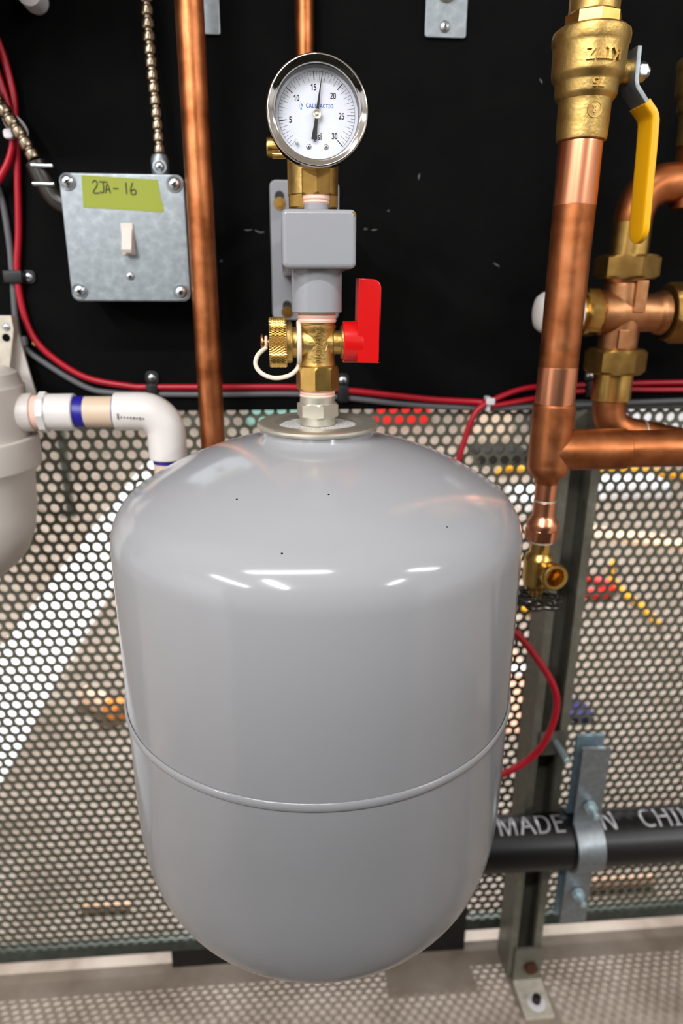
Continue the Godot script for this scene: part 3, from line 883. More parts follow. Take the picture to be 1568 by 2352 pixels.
func right_side() -> void:
	var x := 0.2036
	var z := 0.187
	var v := thing("ball_valve", "brass ball valve with a yellow lever, on top of the copper riser", "valve", V(x, 0.0955, z))
	ball_valve(v, x, z)
	var em := func(r: float, y: float, s: float, dx: float): return func(p: Vector3):
		var a := (-p.x + dx) / r
		return V(x + (r + p.z) * sin(a), y - p.y * s, z + (r + p.z) * cos(a))
	part(v, "cast_lettering", MB.new().text("KITZ", 0.0080, 0.0020, em.call(0.0240, 0.1415, 0.85, 0.0005), true, 0.3), M.brass_cast)
	part(v, "cast_lettering", MB.new().text("75", 0.0056, 0.0016, em.call(0.0204, 0.1262, 0.9, -0.0005), true, 0.3), M.brass_cast)
	var rg := []
	for k in 24:
		var a := 0.02 + 0.0046 * cos(TAU * k / 24) / 0.0168
		rg.append(V(x + 0.0169 * sin(a), 0.1117 + 0.0046 * sin(TAU * k / 24), z + 0.0169 * cos(a)))
	part(v, "cast_ring", MB.new().loop(rg, 0.0005, 6), M.brass_cast)
	part(v, "cast_lettering", MB.new().text("R", 0.0040, 0.0010, em.call(0.0171, 0.1117, 1.0, 0.0004), true, 0.4), M.brass_cast)
	var sx := ax(V(x + 0.018, 0.1380, z), V(1, 0, 0))
	part(v, "stem", MB.new().lathe([[0.0, 0.0], [0.0090, 0.0], [0.0082, 0.004], [0.0070, 0.0052], [0.0070, 0.0112], [0.0050, 0.0115], [0.0050, 0.0140], [0.0, 0.0140]], sx, 32), M.brass_cast)
	part(v, "stem_nut", MB.new().nut(nutp(0.0062, 0.0148, 0.0205), 0.0055, sx).lathe(cyl(0.0034, 0.0150, 0.0232), sx, 20), M.screw_steel, 22.0)
	var lv := part(v, "lever", MB.new().ext(strip([Vector2(0.2322, 0.1500), Vector2(0.2325, 0.1385), Vector2(0.2327, 0.1305), Vector2(0.2337, 0.1272), Vector2(0.2420, 0.1180), Vector2(0.2480, 0.1118)], 0.0030), z - 0.0095, z + 0.0105, 0.0006), M.galvanized)
	part(lv, "sleeve", bar([Vector2(0.2415, 0.1186), Vector2(0.2440, 0.1160), Vector2(0.2468, 0.1132), Vector2(0.2484, 0.1108), Vector2(0.2492, 0.1080), Vector2(0.2500, 0.0950), Vector2(0.2510, 0.0700), Vector2(0.2522, 0.0440), Vector2(0.2524, 0.0395), Vector2(0.2525, 0.0360), Vector2(0.2526, 0.0336), Vector2(0.2526, 0.0324), Vector2(0.2526, 0.0320)], 0.0029, 0.0110, z + 0.0005), M.yellow_sleeve, 50.0)

	# copper riser: pipe, tee, branch and reducer
	var o := thing("copper_riser", "thick copper riser with a tee, right of the tank", "pipe", V(x, -0.19, z))
	part(o, "tube", MB.new().lathe(cyl(0.0143, -0.09, 0.0953), upright(x, z), 48), M.copper)
	part(o, "polished_band", MB.new().lathe([[0.0144, 0.056], [0.01447, 0.057], [0.01447, 0.0945], [0.0144, 0.0952]], upright(x, z), 48), M.copper_bright, 38.0, "bright copper cleaned for soldering")
	part(o, "polished_band", MB.new().lathe([[0.0144, -0.0812], [0.01447, -0.0805], [0.01447, -0.0545], [0.0144, -0.0538]], upright(x, z), 48), M.copper_bright, 38.0, "bright copper cleaned for soldering")
	var tee := MB.new().lathe([[0.0, -0.1435], [0.0092, -0.1435], [0.0098, -0.1400], [0.0130, -0.1370], [0.0154, -0.1335], [0.0159, -0.1290], [0.0159, -0.0835], [0.0155, -0.0815], [0.0145, -0.0815], [0.0, -0.0815]], upright(x, z), 48)
	tee.lathe([[0.0, 0.0], [0.0159, 0.0], [0.0158, 0.0592], [0.0150, 0.0600], [0.0, 0.0600]], ax(V(x, -0.1172, z), V(1, 0, 0)), 48)
	part(o, "tee", tee, M.copper)
	part(o, "branch_tube", MB.new().lathe(cyl(0.0145, 0.058, 0.75), ax(V(x, -0.1172, z), V(1, 0, 0)), 48), M.copper)
	part(o, "reducer", MB.new().lathe([[0.0, -0.1580], [0.0084, -0.1580], [0.0084, -0.1420], [0.0, -0.1420]], upright(x, z), 40), M.copper_bright)
	part(o, "solder_ring", MB.new().lathe([[0.0084, -0.1590], [0.0088, -0.1585], [0.0088, -0.1575], [0.0084, -0.1570]], upright(x, z), 40), M.zinc)
	part(o, "adapter", MB.new().lathe([[0.0, -0.1820], [0.0122, -0.1820], [0.0125, -0.1780], [0.0120, -0.1752], [0.0096, -0.1715], [0.0087, -0.1690], [0.0087, -0.1588], [0.0082, -0.1580], [0.0, -0.1580]], upright(x, z), 40).nut(nutp(0.0132, -0.1905, -0.1800), 0.0120, upright(x, z), 6, 8, 0.2), M.copper_bright, 30.0)

	# drain valve
	var d := thing("drain_valve", "small brass drain valve hanging under the copper riser", "valve", V(x, -0.25, z))
	part(d, "thread_tape", MB.new().lathe([[0.0, -0.1925], [0.0098, -0.1925], [0.0102, -0.1912], [0.0098, -0.1900], [0.0, -0.1900]], upright(x, z), 32), M.strap_white)
	var mouth := ax(V(x + 0.0040, -0.2160, z), V(0.08, 0.05, 0.99))
	part(d, "body", MB.new().lathe([[0.0, -0.2400], [0.0050, -0.2400], [0.0062, -0.2360], [0.0104, -0.2310], [0.0118, -0.2240], [0.0118, -0.2080], [0.0112, -0.2050], [0.0082, -0.2015], [0.0080, -0.1920], [0.0, -0.1920]], upright(x, z), 40).lathe([[0.0100, -0.004], [0.0094, 0.010], [0.0092, 0.0150], [0.0106, 0.0175], [0.0109, 0.0200], [0.0106, 0.0225], [0.0096, 0.0236], [0.0078, 0.0236], [0.0066, 0.0220], [0.0060, 0.0150], [0.0060, 0.006], [0.0, 0.005]], mouth, 40), M.brass)
	part(d, "bore", MB.new().lathe([[0.0, 0.0058], [0.0058, 0.0058], [0.0058, 0.0062], [0.0, 0.0062]], mouth, 24), M.ink)
	var hw := MB.new()
	var hp := []
	for k in 64:
		var a := TAU * k / 64
		var rr := 0.0165 + 0.0022 * cos(6 * a)
		hp.append(V(x + 0.002 + rr * cos(a), -0.2440, z + rr * sin(a)))
	hw.loop(hp, 0.0030, 10, 0.85)
	for k in 3:
		var dd := V(cos(TAU * k / 6 + 0.2), 0, sin(TAU * k / 6 + 0.2)) * 0.0155
		hw.tube([V(x + 0.002, -0.2440, z) - dd, V(x + 0.002, -0.2435, z), V(x + 0.002, -0.2440, z) + dd], 0.0022, 8)
	part(d, "hand_wheel", hw, M.gunmetal)
	part(d, "stem", MB.new().lathe(cyl(0.0042, -0.2470, -0.238), upright(x + 0.001, z), 20), M.screw_steel)

	# mixing valve
	var mx := 0.297
	var mz := 0.085
	var up := upright(mx, mz)
	var cy := -0.0183
	var w := thing("mixing_valve", "bronze three-way mixing valve with a white cap, behind the copper riser", "valve", V(mx, -0.1, mz))
	var bd := MB.new().lathe([[0.0, -0.0500], [0.0160, -0.0500], [0.0168, -0.0480], [0.0172, -0.0300], [0.0178, -0.0100], [0.0172, 0.0040], [0.0165, 0.0065], [0.0178, 0.0080], [0.0178, 0.0100], [0.0, 0.0100]], up, 48)
	bd.lathe([[0.0, -0.0225], [0.0170, -0.0225], [0.0192, -0.0205], [0.0196, -0.0120], [0.0190, -0.0040], [0.0176, 0.0090], [0.0164, 0.0200], [0.0164, 0.0300], [0.0186, 0.0330], [0.0190, 0.0380], [0.0, 0.0380]], ax(V(mx, cy, mz), V(1, 0, 0)), 48)
	part(w, "body", bd, M.bronze, 30.0)
	var pads := MB.new()
	pads.ext(rrect(mx + 0.0065, -0.0045, 0.0105, 0.0260, 0.001), mz + 0.0160, mz + 0.0196, 0.0005)
	pads.ext(rrect(mx - 0.0035, -0.0400, 0.0090, 0.0160, 0.001), mz + 0.0130, mz + 0.0180, 0.0005)
	part(w, "cast_pad", pads, M.bronze)
	part(w, "union_nut", MB.new().nut(nutp(0.0268, 0.0100, 0.0292), 0.0236, up, 6, 8, 0.52), M.brass_dull, 22.0)
	part(w, "union_nut", MB.new().nut(nutp(0.0266, -0.0705, -0.0492), 0.0234, up, 6, 8, 0.32), M.brass_dull, 22.0)
	part(w, "union_nut", MB.new().nut(nutp(0.0268, 0.0400, 0.0720), 0.0236, ax(V(mx, cy, mz), V(1, 0, 0)), 6, 8, 0.26), M.brass_dull, 22.0)
	part(w, "union_tail", MB.new().lathe(cyl(0.0158, 0.0285, 0.0555), up, 40), M.brass)
	part(w, "union_tail", MB.new().lathe(cyl(0.0170, -0.0950, -0.0700), up, 40), M.brass)
	part(w, "union_tail", MB.new().lathe(cyl(0.0160, 0.0715, 0.16), ax(V(mx, cy, mz), V(1, 0, 0)), 40), M.brass)
	var left := ax(V(mx - 0.0215, cy, mz), V(-1, 0, 0))
	part(w, "bonnet_nut", MB.new().nut(nutp(0.0212, 0.0010, 0.0140), 0.0190, left, 6, 8, 0.3).lathe(cyl(0.0155, 0.013, 0.020), left, 32), M.brass, 22.0)
	part(w, "cap", MB.new().lathe([[0.0, 0.0180], [0.0172, 0.0180], [0.0180, 0.0200], [0.0180, 0.0450], [0.0170, 0.0500], [0.0140, 0.0540], [0.0080, 0.0560], [0.0, 0.0565]], left, 40), M.pvc_white, 60.0, "white plastic cap")

	# copper elbows above and below the mixing valve
	var q := thing("copper_elbow", "copper elbow leaving the bottom of the mixing valve to the right", "pipe", V(mx, -0.13, mz))
	part(q, "bend", MB.new().tube(path([V(mx, -0.0930, mz), V(mx, -0.1020, mz), V(mx + 0.003, -0.1150, mz + 0.001), V(mx + 0.014, -0.1235, mz + 0.002), V(mx + 0.030, -0.1275, mz + 0.003), V(mx + 0.050, -0.1310, mz + 0.004)], 6), 0.0147, 32), M.copper)
	part(q, "solder_ring", MB.new().lathe([[0.0146, -0.001], [0.0155, -0.0008], [0.0155, 0.0008], [0.0146, 0.001]], ax(V(mx + 0.031, -0.1278, mz + 0.003), V(1, -0.17, 0.03)), 32), M.zinc)
	part(q, "tube", MB.new().tube([V(mx + 0.032, -0.1280, mz + 0.003), V(0.95, -0.24, mz + 0.03)], 0.0143, 32), M.copper)
	var q2 := thing("copper_elbow", "copper elbow rising from the top of the mixing valve, behind the yellow lever", "pipe", V(mx, 0.05, mz))
	part(q2, "bend", MB.new().tube(path([V(mx, 0.0540, mz), V(mx + 0.001, 0.0640, mz), V(mx + 0.006, 0.0760, mz), V(mx + 0.017, 0.0835, mz), V(mx + 0.030, 0.0860, mz), V(mx + 0.060, 0.0865, mz)], 6), 0.0158, 32), M.copper)
	part(q2, "stub", MB.new().lathe(cyl(0.0158, 0.066, 0.115), upright(0.345, mz), 40), M.copper)
	var vb := thing("ball_valve", "second brass ball valve, cut off by the right edge above the elbow", "valve", V(0.345, 0.115, mz))
	ball_valve(vb, 0.0, 0.0)
	for ch in vb.get_children():
		(ch as Node3D).position = V(0.345, 0.0175, mz)

func switch_box() -> void:
	var o := thing("switch_box", "square galvanized switch box on the black board", "switch box", V(-0.1298, 0.0398, 0.004))
	part(o, "box_body", MB.new().ext(rrect(-0.1298, 0.0398, 0.0975, 0.0975, 0.006), 0.004, 0.0525, 0.0008), M.galvanized)
	var c := part(o, "cover_plate", MB.new().ext(rrect(-0.1300, 0.0399, 0.1012, 0.1008, 0.0065, 6), 0.0520, 0.0545, 0.0010, Transform3D.IDENTITY, 3), M.galvanized)
	for q in [[-0.1737, 0.0834], [-0.0873, 0.0830], [-0.1734, -0.0020], [-0.0877, -0.0026]]:
		part(c, "corner_boss", MB.new().lathe([[0.0068, 0.0], [0.0067, 0.0007], [0.0062, 0.0010], [0.0056, 0.0006], [0.0, 0.0005]], ax(V(q[0], q[1], 0.0545), V(0, 0, 1)), 28), M.galvanized)
		phillips(o, V(q[0], q[1], 0.0548), 0.0056)
	phillips(o, V(-0.1300, 0.0103, 0.0545), 0.0036)
	var sw := part(o, "switch_frame", MB.new().ext(rrect(-0.1290, 0.0398, 0.0102, 0.0250, 0.0006), 0.0540, 0.0562, 0.0004), M.switch_ivory)
	var lv := MB.new()
	var pr := PackedVector2Array([Vector2(0.0485, 0.0550), Vector2(0.0480, 0.0575), Vector2(0.0310, 0.0665), Vector2(0.0285, 0.0650), Vector2(0.0300, 0.0550)])
	lv.ext(pr, -0.1288 - 0.0042, -0.1288 + 0.0042, 0.0006, Transform3D(Basis(V(0, 1, 0), V(0, 0, 1), V(1, 0, 0)), Vector3.ZERO))
	part(sw, "toggle", lv, M.switch_ivory)
	var t := thing("tape_label", "strip of yellow-green tape with handwriting across the top of the switch box", "label", V(-0.130, 0.0752, 0.0545))
	part(t, "tape", MB.new().ext(PackedVector2Array([Vector2(-0.1633, 0.0640), Vector2(-0.1300, 0.0627), Vector2(-0.0985, 0.0612), Vector2(-0.0972, 0.0628), Vector2(-0.0978, 0.0655), Vector2(-0.0972, 0.0668), Vector2(-0.0985, 0.0690), Vector2(-0.0992, 0.0720), Vector2(-0.1008, 0.0860), Vector2(-0.1300, 0.0872), Vector2(-0.1622, 0.0886)]), 0.05452, 0.05478), M.tape_green)
	var ink := MB.new()
	var ox := -0.1540
	var oy := 0.0745
	for st in [[[0, 9], [2, 11], [4, 10], [4, 7], [0, 1], [6, 1]], [[6.2, 10.2], [13.5, 10.2]], [[9.5, 10], [9.5, 3], [8, 1], [6.5, 2.5]], [[11, 1], [13, 9], [15.2, 1]], [[11.8, 4], [14.6, 4]], [[18, 5], [22.5, 5]], [[29.5, 10.5], [29.5, 1]], [[35.5, 10.5], [33.2, 4.5], [34, 1], [37, 1], [37.8, 3.6], [36, 5], [33.6, 3.4]]]:
		var pts := []
		for q in st: pts.append(V(ox + q[0] * 0.00092, oy + q[1] * 0.00092 - (q[0] * 0.00002), 0.05478))
		ink.tube(path(pts, 3) if st.size() > 2 else pts, 0.0005, 6)
	part(t, "handwriting", ink, M.pen)
	# armoured cable from above and its connector
	var rows := []
	var rad := []
	var armour := func(pts: Array, r: float, pitch: float) -> MB:
		var cv := Curve3D.new()
		for q in path(pts, 8): cv.add_point(q)
		var L := cv.get_baked_length()
		var pp := []
		var rr := []
		var n := int(L / pitch)
		for k in n:
			for u in [0.0, 0.07, 0.15, 0.30, 0.60, 0.85, 0.93]:
				pp.append(cv.sample_baked((k + u) * pitch))
				rr.append(r * (0.70 if u < 0.1 or u > 0.9 else (0.97 if u < 0.2 or u > 0.8 else 1.0)))
		return MB.new().tube(pp, rr, 18)
	var a1 := thing("armoured_cable", "ribbed metal armoured cable running up from the top of the switch box", "cable", V(-0.1015, 0.092, 0.03), "armoured cables at the switch box")
	part(a1, "armour", armour.call([V(-0.1014, 0.108, 0.030), V(-0.1020, 0.140, 0.029), V(-0.1040, 0.190, 0.028), V(-0.1042, 0.240, 0.026), V(-0.1035, 0.330, 0.024)], 0.0050, 0.0092), M.armour, 60.0)
	var cn := part(a1, "connector", MB.new().lathe([[0.0, 0.0885], [0.0088, 0.0885], [0.0088, 0.0925], [0.0072, 0.0935], [0.0076, 0.1045], [0.0060, 0.1085], [0.0, 0.1090]], upright(-0.1018, 0.030), 28), M.galvanized)
	phillips(cn, V(-0.1012, 0.0985, 0.0372), 0.0042)
	part(cn, "clamp_ear", MB.new().ext(circle(-0.1012, 0.0985, 0.0062), 0.0340, 0.0372, 0.0008), M.galvanized)
	var a2 := thing("armoured_cable", "ribbed metal armoured cable sloping down to the left side of the switch box", "cable", V(-0.20, 0.09, 0.03), "armoured cables at the switch box")
	part(a2, "armour", armour.call([V(-0.3050, 0.2615, 0.030), V(-0.2700, 0.205, 0.030), V(-0.2460, 0.170, 0.030), V(-0.2279, 0.1436, 0.030), V(-0.2120, 0.117, 0.030), V(-0.2030, 0.0975, 0.030)], 0.0056, 0.0094), M.armour, 60.0)
	var c2 := part(a2, "connector", MB.new().tube(path([V(-0.2050, 0.1010, 0.030), V(-0.2010, 0.0890, 0.030), V(-0.1960, 0.0790, 0.030), V(-0.1900, 0.0715, 0.030), V(-0.1790, 0.0665, 0.030)], 5), 0.0085, 24), M.gunmetal)
	for s in [[-0.1965, 0.0975], [-0.1970, 0.0835]]:
		part(c2, "clamp_screw", MB.new().lathe(cyl(0.0018, -0.010, 0.008), ax(V(s[0], s[1], 0.0385), V(1, 0, 0)), 14), M.screw_steel)

func filter_and_pvc() -> void:
	var fx := -0.286
	var fz := 0.080
	var xf := upright(fx, fz)
	var o := thing("filter_housing", "white plastic water filter housing cut off by the left edge", "filter", V(fx, -0.258, fz))
	part(o, "head", MB.new().lathe([[0.0, -0.1240], [0.0605, -0.1240], [0.0612, -0.1200], [0.0618, -0.0800], [0.0600, -0.0785], [0.0592, -0.0750], [0.0570, -0.0690], [0.0500, -0.0655], [0.0440, -0.0645], [0.0, -0.0640]], xf, 80), M.housing_white)
	part(o, "bowl", MB.new().lathe([[0.0, -0.2465], [0.0300, -0.2465], [0.0370, -0.2420], [0.0470, -0.2300], [0.0545, -0.2120], [0.0588, -0.1900], [0.0605, -0.1580], [0.0668, -0.1500], [0.0678, -0.1480], [0.0678, -0.1250], [0.0668, -0.1235], [0.0, -0.1235]], xf, 80), M.housing_white)
	part(o, "drain_boss", MB.new().lathe([[0.0, -0.2520], [0.0250, -0.2520], [0.0265, -0.2505], [0.0270, -0.2440], [0.0, -0.2440]], xf, 48), M.housing_white)
	var px := ax(V(0, -0.1022, fz), V(1, 0, 0))
	part(o, "port", MB.new().lathe([[0.0, -0.2500], [0.0160, -0.2500], [0.0165, -0.2300], [0.0165, -0.2168], [0.0160, -0.2160], [0.0, -0.2160]], px, 40), M.housing_white)
	var b := thing("filter_bracket", "pale metal bracket with a screw, above the water filter at the left edge", "bracket", V(-0.262, -0.06, 0.03))
	part(b, "gusset", MB.new().ext(PackedVector2Array([Vector2(-0.310, -0.0300), Vector2(-0.2440, -0.0300), Vector2(-0.2415, -0.0480), Vector2(-0.2340, -0.0960), Vector2(-0.310, -0.0960)]), 0.0150, 0.0185, 0.0006), M.housing_white)
	part(b, "tab", MB.new().ext(PackedVector2Array([Vector2(-0.300, -0.0235), Vector2(-0.2425, -0.0235), Vector2(-0.2415, -0.0350), Vector2(-0.2500, -0.0705), Vector2(-0.300, -0.0705)]), 0.0185, 0.0305, 0.0008), M.pale_steel)
	phillips(b, V(-0.2478, -0.0335, 0.0305), 0.0034)
	part(b, "slot", MB.new().ext(circle(-0.2492, -0.0426, 0.0036, 16), 0.0300, 0.0307), M.ink)
	# pvc run
	var p := thing("pvc_pipe", "white and beige plastic pipe with an elbow, from the water filter down behind the tank", "pipe", V(-0.1048, -0.50, fz))
	part(p, "thread_tape", MB.new().lathe([[0.0, -0.2165], [0.0148, -0.2165], [0.0148, -0.2098], [0.0, -0.2098]], px, 36), M.dope_pink)
	part(p, "adapter", MB.new().nut(nutp(0.0182, -0.2104, -0.2035), 0.0166, px, 8, 6).lathe([[0.0, -0.2040], [0.0157, -0.2040], [0.0159, -0.1820], [0.0150, -0.1812], [0.0, -0.1812]], px, 40), M.pvc_white, 25.0)
	part(p, "primer_band", MB.new().lathe([[0.0, -0.1820], [0.01365, -0.1820], [0.01365, -0.1725], [0.0, -0.1725]], px, 36), M.primer_blue)
	part(p, "tube", MB.new().lathe(cyl(0.01335, -0.19, -0.14), px, 36), M.pvc_beige)
	part(p, "primer_band", MB.new().lathe([[0.0, -0.1485], [0.01350, -0.1485], [0.01350, -0.1465], [0.0, -0.1465]], px, 36), M.primer_blue)
	var el := [V(-0.1470, -0.1022, fz), V(-0.1462, -0.1022, fz), V(-0.1360, -0.1022, fz), V(-0.1270, -0.1022, fz)]
	var er := [0.0160, 0.0166, 0.0166, 0.0166]
	for k in range(1, 10):
		var a := PI / 2 * k / 10.0
		el.append(V(-0.1250 + 0.0202 * sin(a), -0.1224 + 0.0202 * cos(a), fz)); er.append(0.0166)
	for y in [-0.1240, -0.1330, -0.1437, -0.1444]:
		el.append(V(-0.1048, y, fz)); er.append(0.0166 if y > -0.144 else 0.0160)
	var e := part(p, "elbow", MB.new().tube(el, er, 40), M.pvc_white)
	var pm := MB.new()
	var rng := RandomNumberGenerator.new()
	rng.seed = 4
	for k in 9:
		var w := rng.randf_range(0.0008, 0.0018)
		var xx := -0.1415 + k * 0.0026
		pm.ext(rrect(xx, -0.1042 - 0.0002 * k + (0.0006 if k == 0 else 0.0), w, rng.randf_range(0.0012, 0.0024) if k else 0.005, 0.0003, 2), fz + 0.0150, fz + 0.01668)
	part(e, "print", pm, M.grey_cable)
	part(p, "primer_band", MB.new().lathe(cyl(0.0139, -0.1485, -0.1440), upright(-0.1048, fz), 36), M.primer_blue)
	part(p, "tube", MB.new().tube(path([V(-0.1048, -0.140, fz), V(-0.1048, -0.30, fz), V(-0.1048, -0.435, fz), V(-0.1048, -0.458, fz - 0.008), V(-0.1048, -0.468, fz - 0.028), V(-0.1048, -0.470, -0.0015)], 6), 0.01335, 32), M.pvc_beige)

func cables() -> void:
	var z := 0.0085
	cable("red_cable", [V(-0.2900, 0.2620, 0.012), V(-0.2560, 0.2330, 0.012), V(-0.2320, 0.2000, 0.012), V(-0.2229, 0.1616, 0.012), V(-0.2241, 0.1322, 0.011), V(-0.2278, 0.0949, 0.010), V(-0.2337, 0.0489, z), V(-0.2394, 0.0157, z), V(-0.2396, -0.0146, z), V(-0.2335, -0.0419, z), V(-0.2181, -0.0619, z), V(-0.1881, -0.0816, z), V(-0.1479, -0.0898, z), V(-0.1294, -0.0907, z), V(-0.0646, -0.0912, z), V(0.0118, -0.0917, z), V(0.0637, -0.0954, z), V(0.1075, -0.1005, z), V(0.1520, -0.1053, z), V(0.1960, -0.1076, 0.012), V(0.1995, -0.1080, 0.018), V(0.1899, -0.1177, 0.020), V(0.1824, -0.1397, 0.020), V(0.1740, -0.1790, 0.022), V(0.170, -0.26, 0.03)], 0.0031, M.red_cable, "long red cable curving from the top left along the bottom of the board")
	cable("red_cable", [V(-0.3000, 0.2620, 0.020), V(-0.2640, 0.2270, 0.019), V(-0.2400, 0.1950, 0.019), V(-0.2290, 0.1600, 0.018), V(-0.2245, 0.1290, 0.0175), V(-0.2296, 0.1082, 0.016), V(-0.2435, 0.0874, 0.0160), V(-0.275, 0.050, 0.0170), V(-0.36, -0.010, 0.0165), V(-0.60, -0.060, 0.0165)], 0.0031, M.red_cable, "short red cable that branches to the left edge below the white tie")
	cable("red_cable", [V(-0.3100, 0.2620, 0.013), V(-0.2720, 0.2160, 0.013), V(-0.2440, 0.1800, 0.013), V(-0.2315, 0.1500, 0.013), V(-0.2262, 0.1260, 0.013)], 0.0031, M.red_cable, "short red cable bundled into the white tie at the top left")
	cable("grey_cable", [V(-0.3400, 0.2600, 0.009), V(-0.2900, 0.1700, 0.008), V(-0.2580, 0.1100, 0.008), V(-0.2460, 0.0809, 0.008), V(-0.2436, 0.0453, 0.007), V(-0.2450, 0.0082, 0.007), V(-0.2472, -0.0302, 0.007), V(-0.2434, -0.0519, 0.007), V(-0.2237, -0.0694, 0.007), V(-0.1896, -0.0910, 0.007), V(-0.1655, -0.0962, 0.007), V(-0.1303, -0.0977, 0.007), V(-0.0653, -0.0985, 0.007), V(0.0118, -0.0985, 0.007), V(0.0639, -0.1030, 0.007), V(0.1304, -0.1107, 0.007), V(0.2071, -0.1149, 0.0072), V(0.2200, -0.1149, 0.0072), V(0.2892, -0.1120, 0.0095), V(0.4140, -0.1080, 0.0095), V(0.75, -0.100, 0.0095)], 0.0028, M.grey_cable, "grey cable running just under the red one along the board")
	cable("red_cable", [V(0.2040, -0.1079, 0.0122), V(0.2322, -0.0975, z), V(0.2569, -0.0929, z), V(0.3002, -0.0915, z), V(0.3554, -0.0900, z), V(0.4105, -0.0893, z), V(0.75, -0.086, z)], 0.0028, M.red_cable, "upper of the two red cables leading off to the right edge")
	cable("red_cable", [V(0.2040, -0.1125, 0.0126), V(0.2330, -0.1080, z + 0.002), V(0.2581, -0.1040, z + 0.001), V(0.3008, -0.0976, z), V(0.3561, -0.0962, z), V(0.4116, -0.0968, z), V(0.75, -0.097, z)], 0.0028, M.red_cable, "lower of the two red cables leading off to the right edge")
	cable("red_cable", [V(0.17, -0.290, 0.080), V(0.200, -0.308, 0.088), V(0.2271, -0.3280, 0.09), V(0.2500, -0.3562, 0.09), V(0.2706, -0.3877, 0.09), V(0.2780, -0.4142, 0.09), V(0.2737, -0.4461, 0.09), V(0.2588, -0.4756, 0.09), V(0.2247, -0.4988, 0.09), V(0.17, -0.520, 0.085)], 0.0036, M.red_cable, "red cable bowed out in a loop to the right of the tank")
	clip(V(-0.1274, -0.0822, 0.004), "black cable clip under the switch box, above the plastic elbow")
	clip(V(0.0581, -0.0854, 0.004), "black cable clip just right of the brass hex nut")
	clip(V(0.3114, -0.0825, 0.004), "black cable clip between the copper riser and the mixing valve")
	var c4 := thing("cable_clip", "black cable clip on the upright cables, left of the switch box", "cable clip", V(-0.2316, 0.0098, 0.004), "black clips along the cables")
	part(c4, "band", MB.new().box(V(-0.2510, 0.0040, 0.004), V(-0.2340, 0.0155, 0.0150), 0.0025).ext(rrect(-0.2325, 0.0098, 0.0150, 0.0115, 0.004), 0.004, 0.0062, 0.0006), M.black_rubber)
	phillips(c4, V(-0.2310, 0.0098, 0.0062), 0.0042)
	# nylon ties
	var t1 := thing("cable_tie", "white nylon tie around the red cables at the upper left", "cable tie", V(-0.2240, 0.1290, 0.013), "white nylon cable ties")
	var lp := []
	for k in 28: lp.append(V(-0.2225 + 0.0086 * cos(TAU * k / 28), 0.1310 + 0.0072 * sin(TAU * k / 28) - 0.003 * cos(TAU * k / 28), 0.0150 + 0.0082 * sin(TAU * k / 28)))
	part(t1, "band", MB.new().loop(lp, 0.0010, 8, 1.4), M.nylon_white)
	part(t1, "head", MB.new().ext(rrect(-0.2262, 0.1232, 0.0080, 0.0075, 0.0025), 0.0205, 0.0262, 0.0012), M.nylon_white)
	var t2 := thing("cable_tie", "white nylon tie where the red cables part, left of the copper riser", "cable tie", V(0.2040, -0.1080, 0.014), "white nylon cable ties")
	part(t2, "band", MB.new().box(V(0.2020, -0.1165, 0.0060), V(0.2066, -0.1020, 0.0172), 0.0016), M.nylon_white)
	part(t2, "head", MB.new().ext(rrect(0.2052, -0.1058, 0.0092, 0.0066, 0.0016), 0.0168, 0.0212, 0.0012), M.nylon_white)
	var t3 := thing("cable_tie", "grey tie holding the grey cable beside the filter bracket", "cable tie", V(-0.2437, -0.0470, 0.010))
	part(t3, "band", MB.new().ext(rrect(-0.2437, -0.0470, 0.0080, 0.0085, 0.001), 0.004, 0.0125, 0.0008), M.grey_enamel)
	part(t3, "brass_pin", MB.new().lathe(cyl(0.0028, 0.0, 0.006), ax(V(-0.2318, -0.0490, 0.004), V(0, 0, 1)), 16), M.brass)

